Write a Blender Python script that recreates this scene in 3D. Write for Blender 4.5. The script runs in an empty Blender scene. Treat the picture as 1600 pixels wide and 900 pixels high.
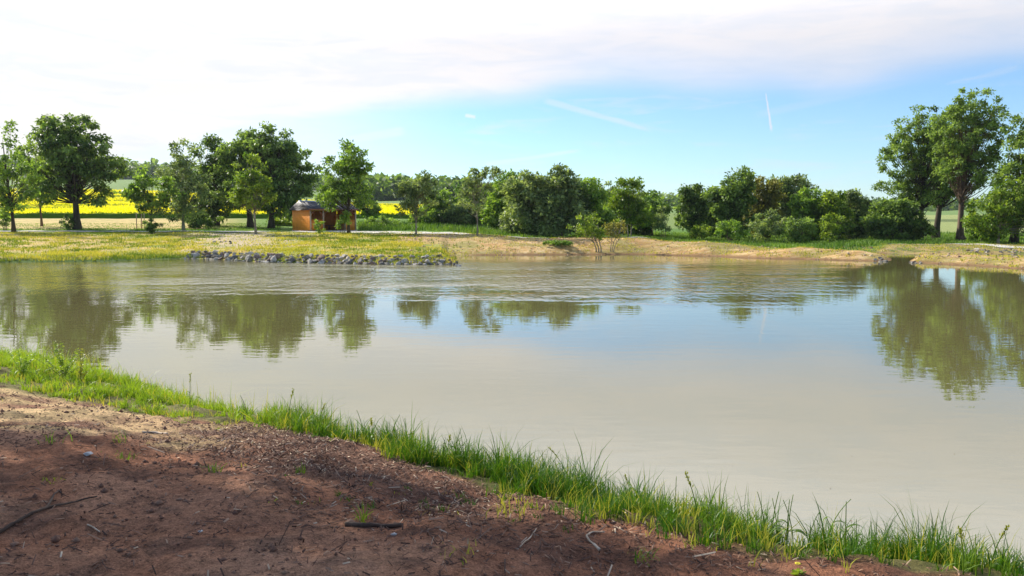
import bpy, math
import numpy as np
from mathutils import Vector

# ------------------------------------------------------------------ camera, world, sun
SC = bpy.context.scene
R = math.radians
CAMZ, FPX, PITCH = 2.5, 1250.0, R(4.9)
cam_d = bpy.data.cameras.new('camera'); cam = bpy.data.objects.new('camera', cam_d)
SC.collection.objects.link(cam); SC.camera = cam
cam.location = (0, 0, CAMZ); cam.rotation_euler = (R(90) - PITCH, 0, 0)
cam_d.sensor_width = 36; cam_d.lens = 36 * FPX / 1600; cam_d.clip_start = .05; cam_d.clip_end = 9000

SC.view_settings.view_transform = 'Standard'; SC.view_settings.look = 'None'
SC.view_settings.exposure = 0.45; SC.view_settings.gamma = 1
SUN_EL = R(33); SUN_H = Vector((-.79, .61)).normalized()
CLOUD = .75

world = bpy.data.worlds.new("World"); SC.world = world; world.use_nodes = True
nt = world.node_tree; nt.nodes.clear()


class NB:
    """tiny helper to chain math nodes"""
    def __init__(s, tree): s.t = tree
    def n(s, kind, **kw):
        nd = s.t.nodes.new(kind)
        for k, v in kw.items(): setattr(nd, k, v)
        return nd
    def put(s, sock, v):
        if hasattr(v, 'is_output'): s.t.links.new(v, sock)
        else: sock.default_value = v
    def m(s, op, a, b=0.0, c=0.0, clamp=False):
        nd = s.n('ShaderNodeMath', operation=op, use_clamp=clamp)
        for i, v in enumerate((a, b, c)): s.put(nd.inputs[i], v)
        return nd.outputs[0]
    def smooth(s, v, lo, hi, a=0.0, b=1.0):
        nd = s.n('ShaderNodeMapRange', interpolation_type='SMOOTHSTEP')
        for i, x in enumerate((v, lo, hi, a, b)): s.put(nd.inputs[i], x)
        return nd.outputs[0]
    def mix(s, f, a, b, mode='MIX'):
        nd = s.n('ShaderNodeMix', data_type='RGBA', blend_type=mode)
        s.put(nd.inputs[0], f); s.put(nd.inputs[6], a); s.put(nd.inputs[7], b)
        return nd.outputs[2]
    def noise(s, vec, scale, detail=4, rough=.5, dist=0.0):
        nd = s.n('ShaderNodeTexNoise'); s.put(nd.inputs['Vector'], vec)
        nd.inputs['Scale'].default_value = scale; nd.inputs['Detail'].default_value = detail
        nd.inputs['Roughness'].default_value = rough; nd.inputs['Distortion'].default_value = dist
        return nd.outputs[0]
    def mapping(s, vec, scale=(1, 1, 1), rot=(0, 0, 0)):
        nd = s.n('ShaderNodeMapping'); s.put(nd.inputs[0], vec)
        nd.inputs['Scale'].default_value = scale; nd.inputs['Rotation'].default_value = rot
        return nd.outputs[0]


def azel(u, v):
    a = math.atan((u - 800) / FPX)
    return a, math.atan((343 - v) / FPX * math.cos(a))


W = NB(nt)
sky = W.n('ShaderNodeTexSky', sky_type='NISHITA'); sky.sun_disc = False
sky.sun_elevation = SUN_EL; sky.sun_rotation = math.atan2(SUN_H.x, SUN_H.y)
sky.altitude = 300; sky.air_density = 1.0; sky.dust_density = .3; sky.ozone_density = 1.5
tc = W.n('ShaderNodeTexCoord'); sp = W.n('ShaderNodeSeparateXYZ'); nt.links.new(tc.outputs['Generated'], sp.inputs[0])
x_, y_, z_ = sp.outputs
az = W.m('ARCTAN2', x_, y_)
hyp = W.m('SQRT', W.m('ADD', W.m('MULTIPLY', x_, x_), W.m('MULTIPLY', y_, y_)))
el = W.m('ARCTAN2', z_, hyp)
sv = W.mapping(tc.outputs['Generated'], (2.2, 2.2, 13), (0, R(-6), 0))
nz = W.noise(sv, 1.6, 6, .55, .4)
nz2 = W.noise(sv, 4.5, 5, .6, .6)
fc = W.n('ShaderNodeFloatCurve'); cu = fc.mapping.curves[0]
edge = [(-300, 300), (0, 300), (250, 262), (380, 214), (480, 200), (600, 180), (700, 167), (820, 160), (880, 152), (1000, 150), (1100, 156),
        (1200, 150), (1290, 158), (1400, 134), (1500, 116), (1600, 104), (1800, 95)]
pts = [((azel(*p)[0] + .8) / 1.6, azel(*p)[1] / .3) for p in edge]
cu.points[0].location = pts[0]; cu.points[1].location = pts[-1]
for p in pts[1:-1]: cu.points.new(*p)
fc.mapping.update()
nt.links.new(W.m('MULTIPLY', W.m('ADD', az, .8), 1 / 1.6, clamp=True), fc.inputs['Value'])
ed = W.m('MULTIPLY', fc.outputs[0], .3)
dlt = W.m('ADD', W.m('SUBTRACT', el, ed), W.m('MULTIPLY', W.m('SUBTRACT', nz, .5), .02))
sharp = W.smooth(dlt, -.012, .026)
soft = W.smooth(dlt, .0, .075)
right = W.smooth(az, -.02, .16)
body = W.m('ADD', W.m('MULTIPLY', sharp, W.m('SUBTRACT', 1.0, W.m('MULTIPLY', right, .5))), W.m('MULTIPLY', soft, W.m('MULTIPLY', right, .5)), clamp=True)
# a thin veil low on the left, loose wisps, a jet trail
veil = W.m('MULTIPLY', W.smooth(az, -.02, -.34), W.m('ADD', .4, W.m('MULTIPLY', nz2, .6)))
wisp = W.m('MULTIPLY', W.smooth(nz2, .5, .75), .35)


def streak(p0, p1, w0, w1, k):
    a0, e0 = azel(*p0); a1, e1 = azel(*p1); L = math.hypot(a1 - a0, e1 - e0); dx, dy = (a1 - a0) / L, (e1 - e0) / L
    px, py = W.m('SUBTRACT', az, a0), W.m('SUBTRACT', el, e0)
    t = W.m('DIVIDE', W.m('ADD', W.m('MULTIPLY', px, dx), W.m('MULTIPLY', py, dy)), L)
    s = W.m('ABSOLUTE', W.m('ADD', W.m('SUBTRACT', W.m('MULTIPLY', px, -dy), W.m('MULTIPLY', py, -dx)), W.m('MULTIPLY', W.m('SUBTRACT', nz2, .5), .004)))
    w = W.m('ADD', w0 / FPX, W.m('MULTIPLY', t, (w1 - w0) / FPX))
    across = W.smooth(W.m('DIVIDE', s, w), 1.0, .2)
    along = W.m('MULTIPLY', W.smooth(t, -.06, .06), W.smooth(t, 1.05, .9))
    return W.m('MULTIPLY', W.m('MULTIPLY', across, along), k)


stk = [streak((1190, 150), (1200, 207), 1.2, 2.8, .7), streak((850, 160), (1015, 206), 8, 5, .35), streak((760, 258), (905, 237), 5, 4, .3),
       streak((1180, 182), (1420, 128), 8, 10, .14), streak((728, 184), (744, 186), 4, 4, .6), streak((470, 236), (640, 205), 16, 14, .45)]
tot = body
for s_ in stk + [veil, wisp]: tot = W.m('MAXIMUM', tot, s_)
# the cloud sheet thins out overhead and behind
tot = W.m('MULTIPLY', tot, W.smooth(el, .85, .52, .08, 1.0))
tot = W.m('MULTIPLY', tot, W.smooth(y_, -.1, .4, .12, 1.0), clamp=True)
bright = W.m('MULTIPLY', W.m('ADD', .93, W.m('MULTIPLY', nz, .14)), W.m('MULTIPLY', W.smooth(az, .5, -.35, .87, 1.03), W.m('MULTIPLY', W.smooth(el, .20, .32, 1.0, 1.5), W.smooth(el, .26, .45, 1.0, 1.6))))
ccol = W.mix(W.smooth(az, -.5, .1), (1.0, .985, .93, 1), (.985, .96, 1.0, 1))
ccol = W.mix(W.m('MULTIPLY', W.smooth(nz2, .40, .66), .5), ccol, (.80, .86, .98, 1))
cc = W.n('ShaderNodeVectorMath', operation='SCALE'); nt.links.new(ccol, cc.inputs[0]); nt.links.new(W.m('MULTIPLY', bright, CLOUD / .1), cc.inputs['Scale'])
tint = W.mix(1.0, sky.outputs[0], (.83, 1.08, 1.33, 1), 'MULTIPLY')
col = W.mix(tot, tint, cc.outputs[0])
bg = W.n('ShaderNodeBackground'); bg.inputs['Strength'].default_value = .1; nt.links.new(col, bg.inputs['Color'])
wo = W.n('ShaderNodeOutputWorld'); nt.links.new(bg.outputs[0], wo.inputs['Surface'])

sun_d = bpy.data.lights.new('sun', 'SUN'); sun = bpy.data.objects.new('sun', sun_d); SC.collection.objects.link(sun)
sun_d.energy = 5.0; sun_d.angle = R(.5); sun_d.color = (1, .94, .82)
sdir = Vector((SUN_H.x * math.cos(SUN_EL), SUN_H.y * math.cos(SUN_EL), math.sin(SUN_EL)))
sun.rotation_euler = sdir.to_track_quat('Z', 'Y').to_euler(); sun.location = (0, 0, 40)

# ------------------------------------------------------------------ helpers
COL = SC.collection
_rt = np.random.default_rng(7).random((256, 256))


def vnoise(x, y, s=0):
    x = np.asarray(x, float) + 13.7 * s; y = np.asarray(y, float) + 7.3 * s
    xi = np.floor(x).astype(int); yi = np.floor(y).astype(int); fx = x - xi; fy = y - yi
    fx = fx * fx * (3 - 2 * fx); fy = fy * fy * (3 - 2 * fy)
    g = lambda a, b: _rt[a & 255, b & 255]
    return (g(xi, yi) * (1 - fx) + g(xi + 1, yi) * fx) * (1 - fy) + (g(xi, yi + 1) * (1 - fx) + g(xi + 1, yi + 1) * fx) * fy


def fbm(x, y, s=0, o=4):
    r = 0; a = 1; t = 0
    for i in range(o):
        r = r + a * vnoise(np.asarray(x) * 2 ** i, np.asarray(y) * 2 ** i, s + i * 3); t += a; a *= .5
    return r / t


def sstep(x, a, b):
    t = np.clip((x - a) / (b - a), 0, 1); return t * t * (3 - 2 * t)


def tag(o, label=None, cat=None, group=None, kind=None):
    for k, v in (('label', label), ('category', cat), ('group', group), ('kind', kind)):
        if v: o[k] = v
    return o


def np_mesh(name, V, F, mat=None, smooth=False, attrs=None, colors=None):
    """V (n,3); F list of index arrays, each (m,k) for one k"""
    me = bpy.data.meshes.new(name)
    V = np.ascontiguousarray(V, dtype=np.float32)
    Fs = [np.asarray(f, dtype=np.int32) for f in (F if isinstance(F, list) else [F]) if len(f)]
    me.vertices.add(len(V)); me.vertices.foreach_set('co', V.ravel())
    nl = sum(f.size for f in Fs); npol = sum(len(f) for f in Fs)
    me.loops.add(nl); me.polygons.add(npol)
    me.loops.foreach_set('vertex_index', np.concatenate([f.ravel() for f in Fs]))
    tot = np.concatenate([np.full(len(f), f.shape[1], np.int32) for f in Fs])
    me.polygons.foreach_set('loop_start', np.concatenate([[0], np.cumsum(tot)[:-1]]).astype(np.int32))
    me.polygons.foreach_set('loop_total', tot)
    if smooth: me.polygons.foreach_set('use_smooth', np.ones(npol, bool))
    me.update(calc_edges=True)
    for k, v in (attrs or {}).items():
        a = me.attributes.new(k, 'FLOAT', 'POINT'); a.data.foreach_set('value', np.asarray(v, np.float32))
    for k, v in (colors or {}).items():
        a = me.attributes.new(k, 'FLOAT_COLOR', 'POINT'); a.data.foreach_set('color', np.asarray(v, np.float32).ravel())
    if mat: me.materials.append(mat)
    me.validate()
    return me


def obj(name, me, parent=None, loc=(0, 0, 0)):
    o = bpy.data.objects.new(name, me); COL.objects.link(o); o.location = loc
    if parent: o.parent = parent
    return o


def empty(name, loc, rz=0):
    o = bpy.data.objects.new(name, None); COL.objects.link(o); o.location = loc; o.rotation_euler.z = rz; o.empty_display_size = .2
    return o


class MB:
    def __init__(s): s.v = []; s.q = []; s.t = []; s.n = 0; s.a = []
    def add(s, V, q=None, t=None, a=None):
        V = np.asarray(V, float)
        if q is not None and len(q): s.q.append(np.asarray(q) + s.n)
        if t is not None and len(t): s.t.append(np.asarray(t) + s.n)
        s.v.append(V); s.n += len(V); s.a.append(np.full(len(V), .5) if a is None else np.asarray(a) * np.ones(len(V)))
    def tube(s, P, r, k=6, cap=True, a=None):
        P = np.asarray(P, float); n = len(P); r = np.broadcast_to(np.asarray(r, float), n)
        T = np.gradient(P, axis=0); T /= np.linalg.norm(T, axis=1)[:, None] + 1e-9
        up = np.array([0, 0, 1.]) if abs(T[0, 2]) < .8 else np.array([1., 0, 0])
        A = np.cross(T, up); A /= np.linalg.norm(A, axis=1)[:, None] + 1e-9; B = np.cross(T, A)
        th = np.arange(k) * 2 * math.pi / k
        V = (P[:, None] + r[:, None, None] * (np.cos(th)[None, :, None] * A[:, None] + np.sin(th)[None, :, None] * B[:, None])).reshape(-1, 3)
        i = np.arange(n - 1)[:, None] * k; j = np.arange(k)[None]; j2 = (j + 1) % k
        Q = np.stack([i + j, i + j2, i + k + j2, i + k + j], -1).reshape(-1, 4)
        Tt = []
        if cap:
            V = np.vstack([V, P[0], P[-1]]); c0, c1 = n * k, n * k + 1
            Tt = [[c0, (jj + 1) % k, jj] for jj in range(k)] + [[c1, (n - 1) * k + jj, (n - 1) * k + (jj + 1) % k] for jj in range(k)]
        s.add(V, Q, Tt, a)
    def box(s, c, d, M=None, a=None):
        x, y, z = np.array(d) / 2
        V = np.array([[-x, -y, -z], [x, -y, -z], [x, y, -z], [-x, y, -z], [-x, -y, z], [x, -y, z], [x, y, z], [-x, y, z]])
        if M is not None: V = V @ np.asarray(M).T
        s.add(V + np.asarray(c), [[0, 3, 2, 1], [4, 5, 6, 7], [0, 1, 5, 4], [1, 2, 6, 5], [2, 3, 7, 6], [3, 0, 4, 7]], None, a)
    def prism(s, poly, ax, t0, t1):
        """poly of 2d points extruded; ax='x': poly is (y,z), from x=t0 to t1; ax='y': poly is (x,z)"""
        n = len(poly); V = []
        for t in (t0, t1):
            for p in poly: V.append((t, p[0], p[1]) if ax == 'x' else (p[0], t, p[1]))
        Q = [[i, (i + 1) % n, n + (i + 1) % n, n + i] for i in range(n)]
        T = [[0, i + 1, i] for i in range(1, n - 1)] + [[n, n + i, n + i + 1] for i in range(1, n - 1)]
        s.add(V, Q, T)
    def mesh(s, name, mat, smooth=False):
        F = []
        if s.q: F.append(np.vstack(s.q))
        if s.t: F.append(np.vstack(s.t))
        return np_mesh(name, np.vstack(s.v), F, mat, smooth, {'tint': np.concatenate(s.a)})
    def build(s, name, mat, parent=None, loc=(0, 0, 0), smooth=False): return obj(name, s.mesh(name, mat, smooth), parent, loc)


# ------------------------------------------------------------------ terrain
TAIL = lambda zr: [(800, zr), (1000, zr - 6), (2600, zr - 20)]
LB = [(70, 1.12), (75, 1.25), (84, 1.4), (100, 2.0), (120, 2.6)]
RT = [(64, .4), (66, .46), (69, .38), (78, .3), (85, .3), (95, .6), (150, 2.0), (300, 4.5), (800, 9), (1000, 6), (2600, -5)]
ST = {
    -600: [(45, -.8), (47, 0), (48.2, .25), (56, .55)] + LB + TAIL(46),
    0: [(45, -.8), (46.6, 0), (47.8, .25), (56, .55)] + LB + TAIL(46),
    160: [(45.5, -.8), (47.8, 0), (49, .25), (56, .55)] + LB + TAIL(46),
    285: [(47, -.8), (51.0, 0), (52, .3), (56, .55)] + LB + TAIL(43),
    300: [(47, -.8), (51.2, 0), (52.2, .42), (55, .6)] + LB + TAIL(42),
    450: [(44, -.8), (46.4, 0), (47.3, .42), (50, .5)] + LB + TAIL(34),
    600: [(42, -.8), (44.6, 0), (45.4, .4), (48, .45)] + LB + TAIL(27),
    690: [(42, -.8), (44.2, 0), (44.9, .35), (46.5, .38), (55, .4), (66, 1.16), (75, 1.25), (85, 1.45), (120, 2.4)] + TAIL(24),
    700: [(42, -.8), (44.1, 0), (44.8, .3), (46, .3), (48, .02), (54, .02), (56, .15), (66, 1.16), (75, 1.25), (85, 1.45), (120, 2.4)] + TAIL(24),
    712: [(42, -.8), (44.0, 0), (44.7, .28), (45.6, .25), (46.4, -.05), (47, -.15), (55, -.15), (56, .02), (57, .25), (66, 1.16), (72, 1.2), (85, 1.4), (120, 2.3)] + TAIL(23),
    724: [(42, -.8), (53.5, -.4), (55.8, 0), (57, .25), (65.5, 1.18), (70, 1.15), (85, 1.35), (120, 2.2)] + TAIL(22),
    750: [(42, -.8), (53.5, -.4), (56, 0), (57, .25), (65, 1.2), (66.5, 1.22), (70, 1.1), (85, 1.3), (120, 2.2)] + TAIL(22),
    870: [(42, -.8), (54, -.4), (56.5, 0), (57.8, .4), (60.5, 1.0), (62, 1.06), (63.5, 1.0), (66, .7), (85, .7), (120, 1.8)] + TAIL(19),
    1000: [(42, -.8), (55, -.4), (57.5, 0), (58.7, .4), (60.7, 1.03), (62.3, 1.08), (65, .6), (85, .5), (120, 1.3)] + TAIL(16),
    1100: [(42, -.8), (52, -.4), (54.8, 0), (55.8, .35), (58, .86), (59.5, .9), (62, .4), (85, .2), (120, 1.0)] + TAIL(14),
    1250: [(42, -.8), (48, -.4), (50.6, 0), (51.5, .3), (53.2, .66), (54.4, .68), (57, .2), (85, .15), (120, .9)] + TAIL(12),
    1345: [(40, -.8), (46, -.4), (48.5, 0), (49.3, .25), (51, .5), (52.2, .5), (54.5, .12), (60, .2)] + RT,
    1378: [(40, -.8), (46, -.4), (47.7, 0), (48.6, .16), (50.4, .3), (51.6, .2), (53, -.08), (58, -.08), (60, .15)] + RT,
    1396: [(40, -.8), (46, -.3), (48, -.04), (50, -.08), (58, -.08), (60, .15)] + RT,
    1424: [(40, -.8), (45, -.3), (47, -.04), (49, -.08), (57.5, -.08), (60, .15)] + RT,
    1440: [(40, -.8), (44, -.3), (45.8, 0), (46.5, .22), (48, .42), (49.6, .42), (51.5, .05), (52.5, -.08), (57, -.08), (59, .12)] + RT,
    1520: [(38, -.8), (41, -.3), (43.4, 0), (44.2, .22), (45.8, .42), (47.5, .42), (50.5, .1), (56, .1), (59, .2)] + RT,
    1545: [(38, -.8), (40.5, -.3), (42.6, 0), (43.4, .22), (45, .42), (46.8, .42), (49.5, .1), (52, -.08), (58, -.08), (59.5, .12)] + RT,
    1600: [(36, -.8), (38.5, -.3), (40.4, 0), (41.2, .22), (43, .42), (45, .42), (49, .1), (51.5, -.08), (58, -.08), (59.5, .12)] + RT,
    1700: [(34, -.8), (36, -.3), (38.4, 0), (39.2, .22), (41, .42), (43, .42), (49, .1), (59.5, .12)] + RT,
    2400: [(30, -.8), (33, -.3), (35, 0), (36, .22), (38, .42), (45, .3), (60, .3)] + RT,
}
SU = np.array(sorted(ST)); SP = [np.array(ST[u], float) for u in SU]
NEAR_S = np.array([(-200, 30), (-60, 24), (-20, 19), (-12, 16), (-8.6, 13.5), (-6.3, 12.2), (-4.2, 10.5), (-2.6, 9.27), (-1.36, 8.47), (-.31, 7.68), (.56, 6.99), (1.28, 6.42),
                   (1.92, 5.99), (2.69, 5.61), (3.38, 5.28), (5, 4.6), (9, 3), (20, 0), (60, -5), (200, -10)])
NEAR_G = np.array([(-200, 16), (-20, 12), (-12, 10.5), (-7, 8.9), (-5.36, 8.37), (-4.33, 7.97), (-3.5, 7.97), (-2.47, 7.72), (-1.83, 7.13), (-1.07, 6.69), (-.49, 6.14), (0, 5.56),
                   (.33, 5.21), (.8, 4.98), (1.15, 4.79), (1.46, 4.56), (1.93, 4.39), (2.58, 4.03), (5, 3), (9, 1), (20, -2), (200, -14)])


def far_z(X, Y):
    X, Y = np.broadcast_arrays(np.asarray(X, float), np.asarray(Y, float)); sh = X.shape; X = X.ravel(); Y = Y.ravel()
    Yc = np.maximum(Y, 20.); u = np.clip(800 + 1250 * X / Yc, SU[0], SU[-1])
    Z = np.stack([np.interp(Yc, p[:, 0], p[:, 1]) for p in SP])
    k = np.clip(np.searchsorted(SU, u, side='right') - 1, 0, len(SU) - 2); t = (u - SU[k]) / (SU[k + 1] - SU[k])
    ar = np.arange(len(u)); z = Z[k, ar] * (1 - t) + Z[k + 1, ar] * t
    z = np.where(Y < 33, -.8, z)
    return z.reshape(sh)


def shore_d(X, Y):
    """signed distance to the near waterline, positive on land (approximate)"""
    ys = np.interp(X, NEAR_S[:, 0], NEAR_S[:, 1]); e = .05
    sl = (np.interp(X + e, NEAR_S[:, 0], NEAR_S[:, 1]) - np.interp(X - e, NEAR_S[:, 0], NEAR_S[:, 1])) / (2 * e)
    wob = (fbm(np.asarray(X) * 1.3, np.asarray(Y) * 1.3, 5, 3) - .5) * .45
    return (ys - Y) / np.sqrt(1 + sl * sl) + wob


def ground(X, Y, micro=True):
    X = np.asarray(X, float); Y = np.asarray(Y, float)
    d = shore_d(X, Y)
    zn = np.where(d < 0, np.maximum(d * .45, -.8), .92 * (1 - np.exp(-np.maximum(d, 0) / 1.7)))
    zf = far_z(X, Y)
    amp = np.clip((Y - 40) / 60, 0, 1)
    zf = zf + np.where(zf > .1, (fbm(X * .45, Y * .45, 2, 3) - .5) * .16 + (fbm(X * .02, Y * .02, 9, 3) - .5) * np.clip((Y - 130) * .03, 0, 14), 0)
    z = np.maximum(zn, zf)
    side = np.clip((np.abs(X) - 90) * .12, -1, 1.2); side = np.where(Y < 90, side, -1)
    z = np.maximum(z, side)
    if micro:
        land = np.clip(d / .4, 0, 1) * (Y < 25)
        z = z + land * ((fbm(X * 1.1, Y * 1.1, 1, 3) - .5) * .16 + (fbm(X * 5, Y * 5, 3, 3) - .5) * .05 + (fbm(X * 10, Y * 10, 4, 2) - .5) * .03)
    return z


def gz(x, y): return float(ground(np.array([x]), np.array([y]))[0])


def at(u, D, z=None):
    """world position whose ray passes column u of the photograph at ground distance D"""
    zz = 1.0 if z is None else z
    x = (u - 800) / FPX * (D * math.cos(PITCH) + (CAMZ - zz) * math.sin(PITCH))
    return Vector((x, D, gz(x, D) if z is None else z))


def zat(v, D):
    """height seen at row v at distance D"""
    a = math.atan((450 - v) / FPX) - PITCH
    return CAMZ + D * math.tan(a)


def onpx(u, v, zg=.75):
    """ground point seen at pixel u,v (near bank)"""
    for _ in range(12):
        a = math.atan((450 - v) / FPX) - PITCH; D = (CAMZ - zg) / math.tan(-a)
        p = at(u, D, zg); zg = .5 * zg + .5 * gz(p.x, p.y)
    return Vector((p.x, p.y, gz(p.x, p.y)))


# ------------------------------------------------------------------ materials
def mat_new(name):
    m = bpy.data.materials.new(name); m.use_nodes = True; t = m.node_tree; t.nodes.clear()
    b = NB(t); out = b.n('ShaderNodeOutputMaterial'); return m, b, out


def principled(b, out, color, rough=.8, bump=None, bdist=.02, bstr=.6, spec=.3):
    p = b.n('ShaderNodeBsdfPrincipled'); b.put(p.inputs['Base Color'], color); b.put(p.inputs['Roughness'], rough)
    p.inputs['Specular IOR Level'].default_value = spec
    if bump is not None:
        bp = b.n('ShaderNodeBump'); bp.inputs['Distance'].default_value = bdist; bp.inputs['Strength'].default_value = bstr
        b.put(bp.inputs['Height'], bump); b.t.links.new(bp.outputs[0], p.inputs['Normal'])
    b.t.links.new(p.outputs[0], out.inputs[0]); return p


def attr(b, name, fac=True):
    a = b.n('ShaderNodeAttribute'); a.attribute_name = name; return a.outputs['Fac' if fac else 'Color']


def simple(name, c0, c1, scale=6, rough=.8, bdist=.01, stretch=(1, 1, 1), use_tint=False, spec=.3, detail=5):
    m, b, out = mat_new(name); tcn = b.n('ShaderNodeTexCoord')
    v = b.mapping(tcn.outputs['Object'], stretch); n = b.noise(v, scale, detail, .6)
    f = b.smooth(n, .3, .7)
    if use_tint: f = b.m('ADD', b.m('MULTIPLY', f, .4), b.m('MULTIPLY', attr(b, 'tint'), .6), clamp=True)
    principled(b, out, b.mix(f, (*c0, 1), (*c1, 1)), rough, n, bdist, .7, spec)
    return m


def leafmat(name, c0, c1, trans=.45, rough=.5, spec=.35):
    """leaf or blade: tint runs between two leaf colours, light passes through"""
    m, b, out = mat_new(name)
    c = b.mix(attr(b, 'tint'), (*c0, 1), (*c1, 1))
    p = b.n('ShaderNodeBsdfPrincipled'); b.put(p.inputs['Base Color'], c); p.inputs['Roughness'].default_value = rough
    p.inputs['Specular IOR Level'].default_value = spec
    tr = b.n('ShaderNodeBsdfTranslucent')
    b.put(tr.inputs[0], b.mix(1.0, c, (1.25, 1.25, .55, 1), 'MULTIPLY'))
    mx = b.n('ShaderNodeMixShader'); mx.inputs[0].default_value = trans
    b.t.links.new(p.outputs[0], mx.inputs[1]); b.t.links.new(tr.outputs[0], mx.inputs[2]); b.t.links.new(mx.outputs[0], out.inputs[0])
    return m


# ground: one sheet, albedo zones stored per vertex, grain added by noise
m_ground, b, out = mat_new('ground_soil')
geo = b.n('ShaderNodeNewGeometry'); pos = geo.outputs['Position']
gc = attr(b, 'albedo', False)
n1 = b.noise(pos, 1.6, 6, .62); n2 = b.noise(pos, 22, 6, .7); n3 = b.noise(b.mapping(pos, (30, 90, 60)), 1.0, 3, .6); n4 = b.noise(pos, 90, 4, .7)
f = b.m('ADD', b.m('MULTIPLY', b.m('SUBTRACT', n1, .5), .9), b.m('ADD', b.m('MULTIPLY', b.m('SUBTRACT', n2, .5), 2.4), b.m('MULTIPLY', b.m('SUBTRACT', n4, .5), 2.4)))
f = b.m('MAXIMUM', b.m('ADD', 1.0, f), .15)
sc_ = b.n('ShaderNodeVectorMath', operation='SCALE'); b.put(sc_.inputs[0], gc); b.put(sc_.inputs['Scale'], f)
principled(b, out, sc_.outputs[0], .92, b.m('ADD', n2, b.m('MULTIPLY', n4, .35)), .06, 1.0, .15)

# water: murky olive body under a reflecting surface; wind ruffles a band of it
m_water, b, out = mat_new('pond_water')
geo = b.n('ShaderNodeNewGeometry'); pos = geo.outputs['Position']
s3 = b.n('ShaderNodeSeparateXYZ'); b.put(s3.inputs[0], pos)
wig = b.m('MULTIPLY', b.m('SUBTRACT', b.noise(b.mapping(pos, (.05, .12, 1)), 1.0, 4, .6), .5), 16.0)
yy = b.m('ADD', s3.outputs[1], wig); xx = s3.outputs[0]
ruf = b.m('MULTIPLY', b.smooth(yy, 22.5, 30), b.smooth(b.m('ADD', s3.outputs[1], b.m('MULTIPLY', wig, .4)), 52, 44))
ruf = b.m('MULTIPLY', ruf, b.m('MULTIPLY', b.smooth(b.m('ADD', b.m('ADD', xx, b.m('MULTIPLY', s3.outputs[1], .46)), b.m('MULTIPLY', wig, .5)), -3, 3, .3, 1.0), b.smooth(b.m('ADD', b.m('SUBTRACT', xx, b.m('MULTIPLY', s3.outputs[1], .42)), b.m('MULTIPLY', wig, .4)), 1.0, -2.5)))
patch = b.smooth(b.noise(b.mapping(pos, (.12, .3, 1)), 1.0, 3, .5), .3, .6, .35, 1.0)
ruf = b.m('MULTIPLY', b.m('MULTIPLY', ruf, patch), b.smooth(b.m('SUBTRACT', xx, b.m('MULTIPLY', s3.outputs[1], .12)), -2, 5, 1.0, .4))
w1 = b.noise(b.mapping(pos, (2.6, 1.05, 1)), 1.0, 3, .6, .2); w2 = b.noise(b.mapping(pos, (6.5, 1.6, 1)), 1.0, 2, .6, .3)
calm = b.noise(b.mapping(pos, (1.6, 4.0, 1)), 1.0, 2, .5)
swell = b.noise(b.mapping(pos, (.35, 1.2, 1)), 1.0, 2, .5)
h = b.m('ADD', b.m('MULTIPLY', b.m('ADD', b.m('MULTIPLY', w1, .12), b.m('MULTIPLY', w2, .03)), ruf),
        b.m('ADD', b.m('MULTIPLY', calm, .0018), b.m('MULTIPLY', swell, .0020)))
bp = b.n('ShaderNodeBump'); bp.inputs['Distance'].default_value = 1.0; bp.inputs['Strength'].default_value = 1.0; b.put(bp.inputs['Height'], h)
p = b.n('ShaderNodeBsdfPrincipled')
mud = b.mix(b.smooth(b.noise(b.mapping(pos, (.08, .12, 1)), 1.0, 3, .5), .3, .7), (.150, .136, .048, 1), (.180, .160, .066, 1))
b.put(p.inputs['Base Color'], mud); b.put(p.inputs['Roughness'], b.m('ADD', .008, b.m('MULTIPLY', ruf, .16))); p.inputs['IOR'].default_value = 2.4
b.t.links.new(bp.outputs[0], p.inputs['Normal']); b.t.links.new(p.outputs[0], out.inputs[0])

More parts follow.
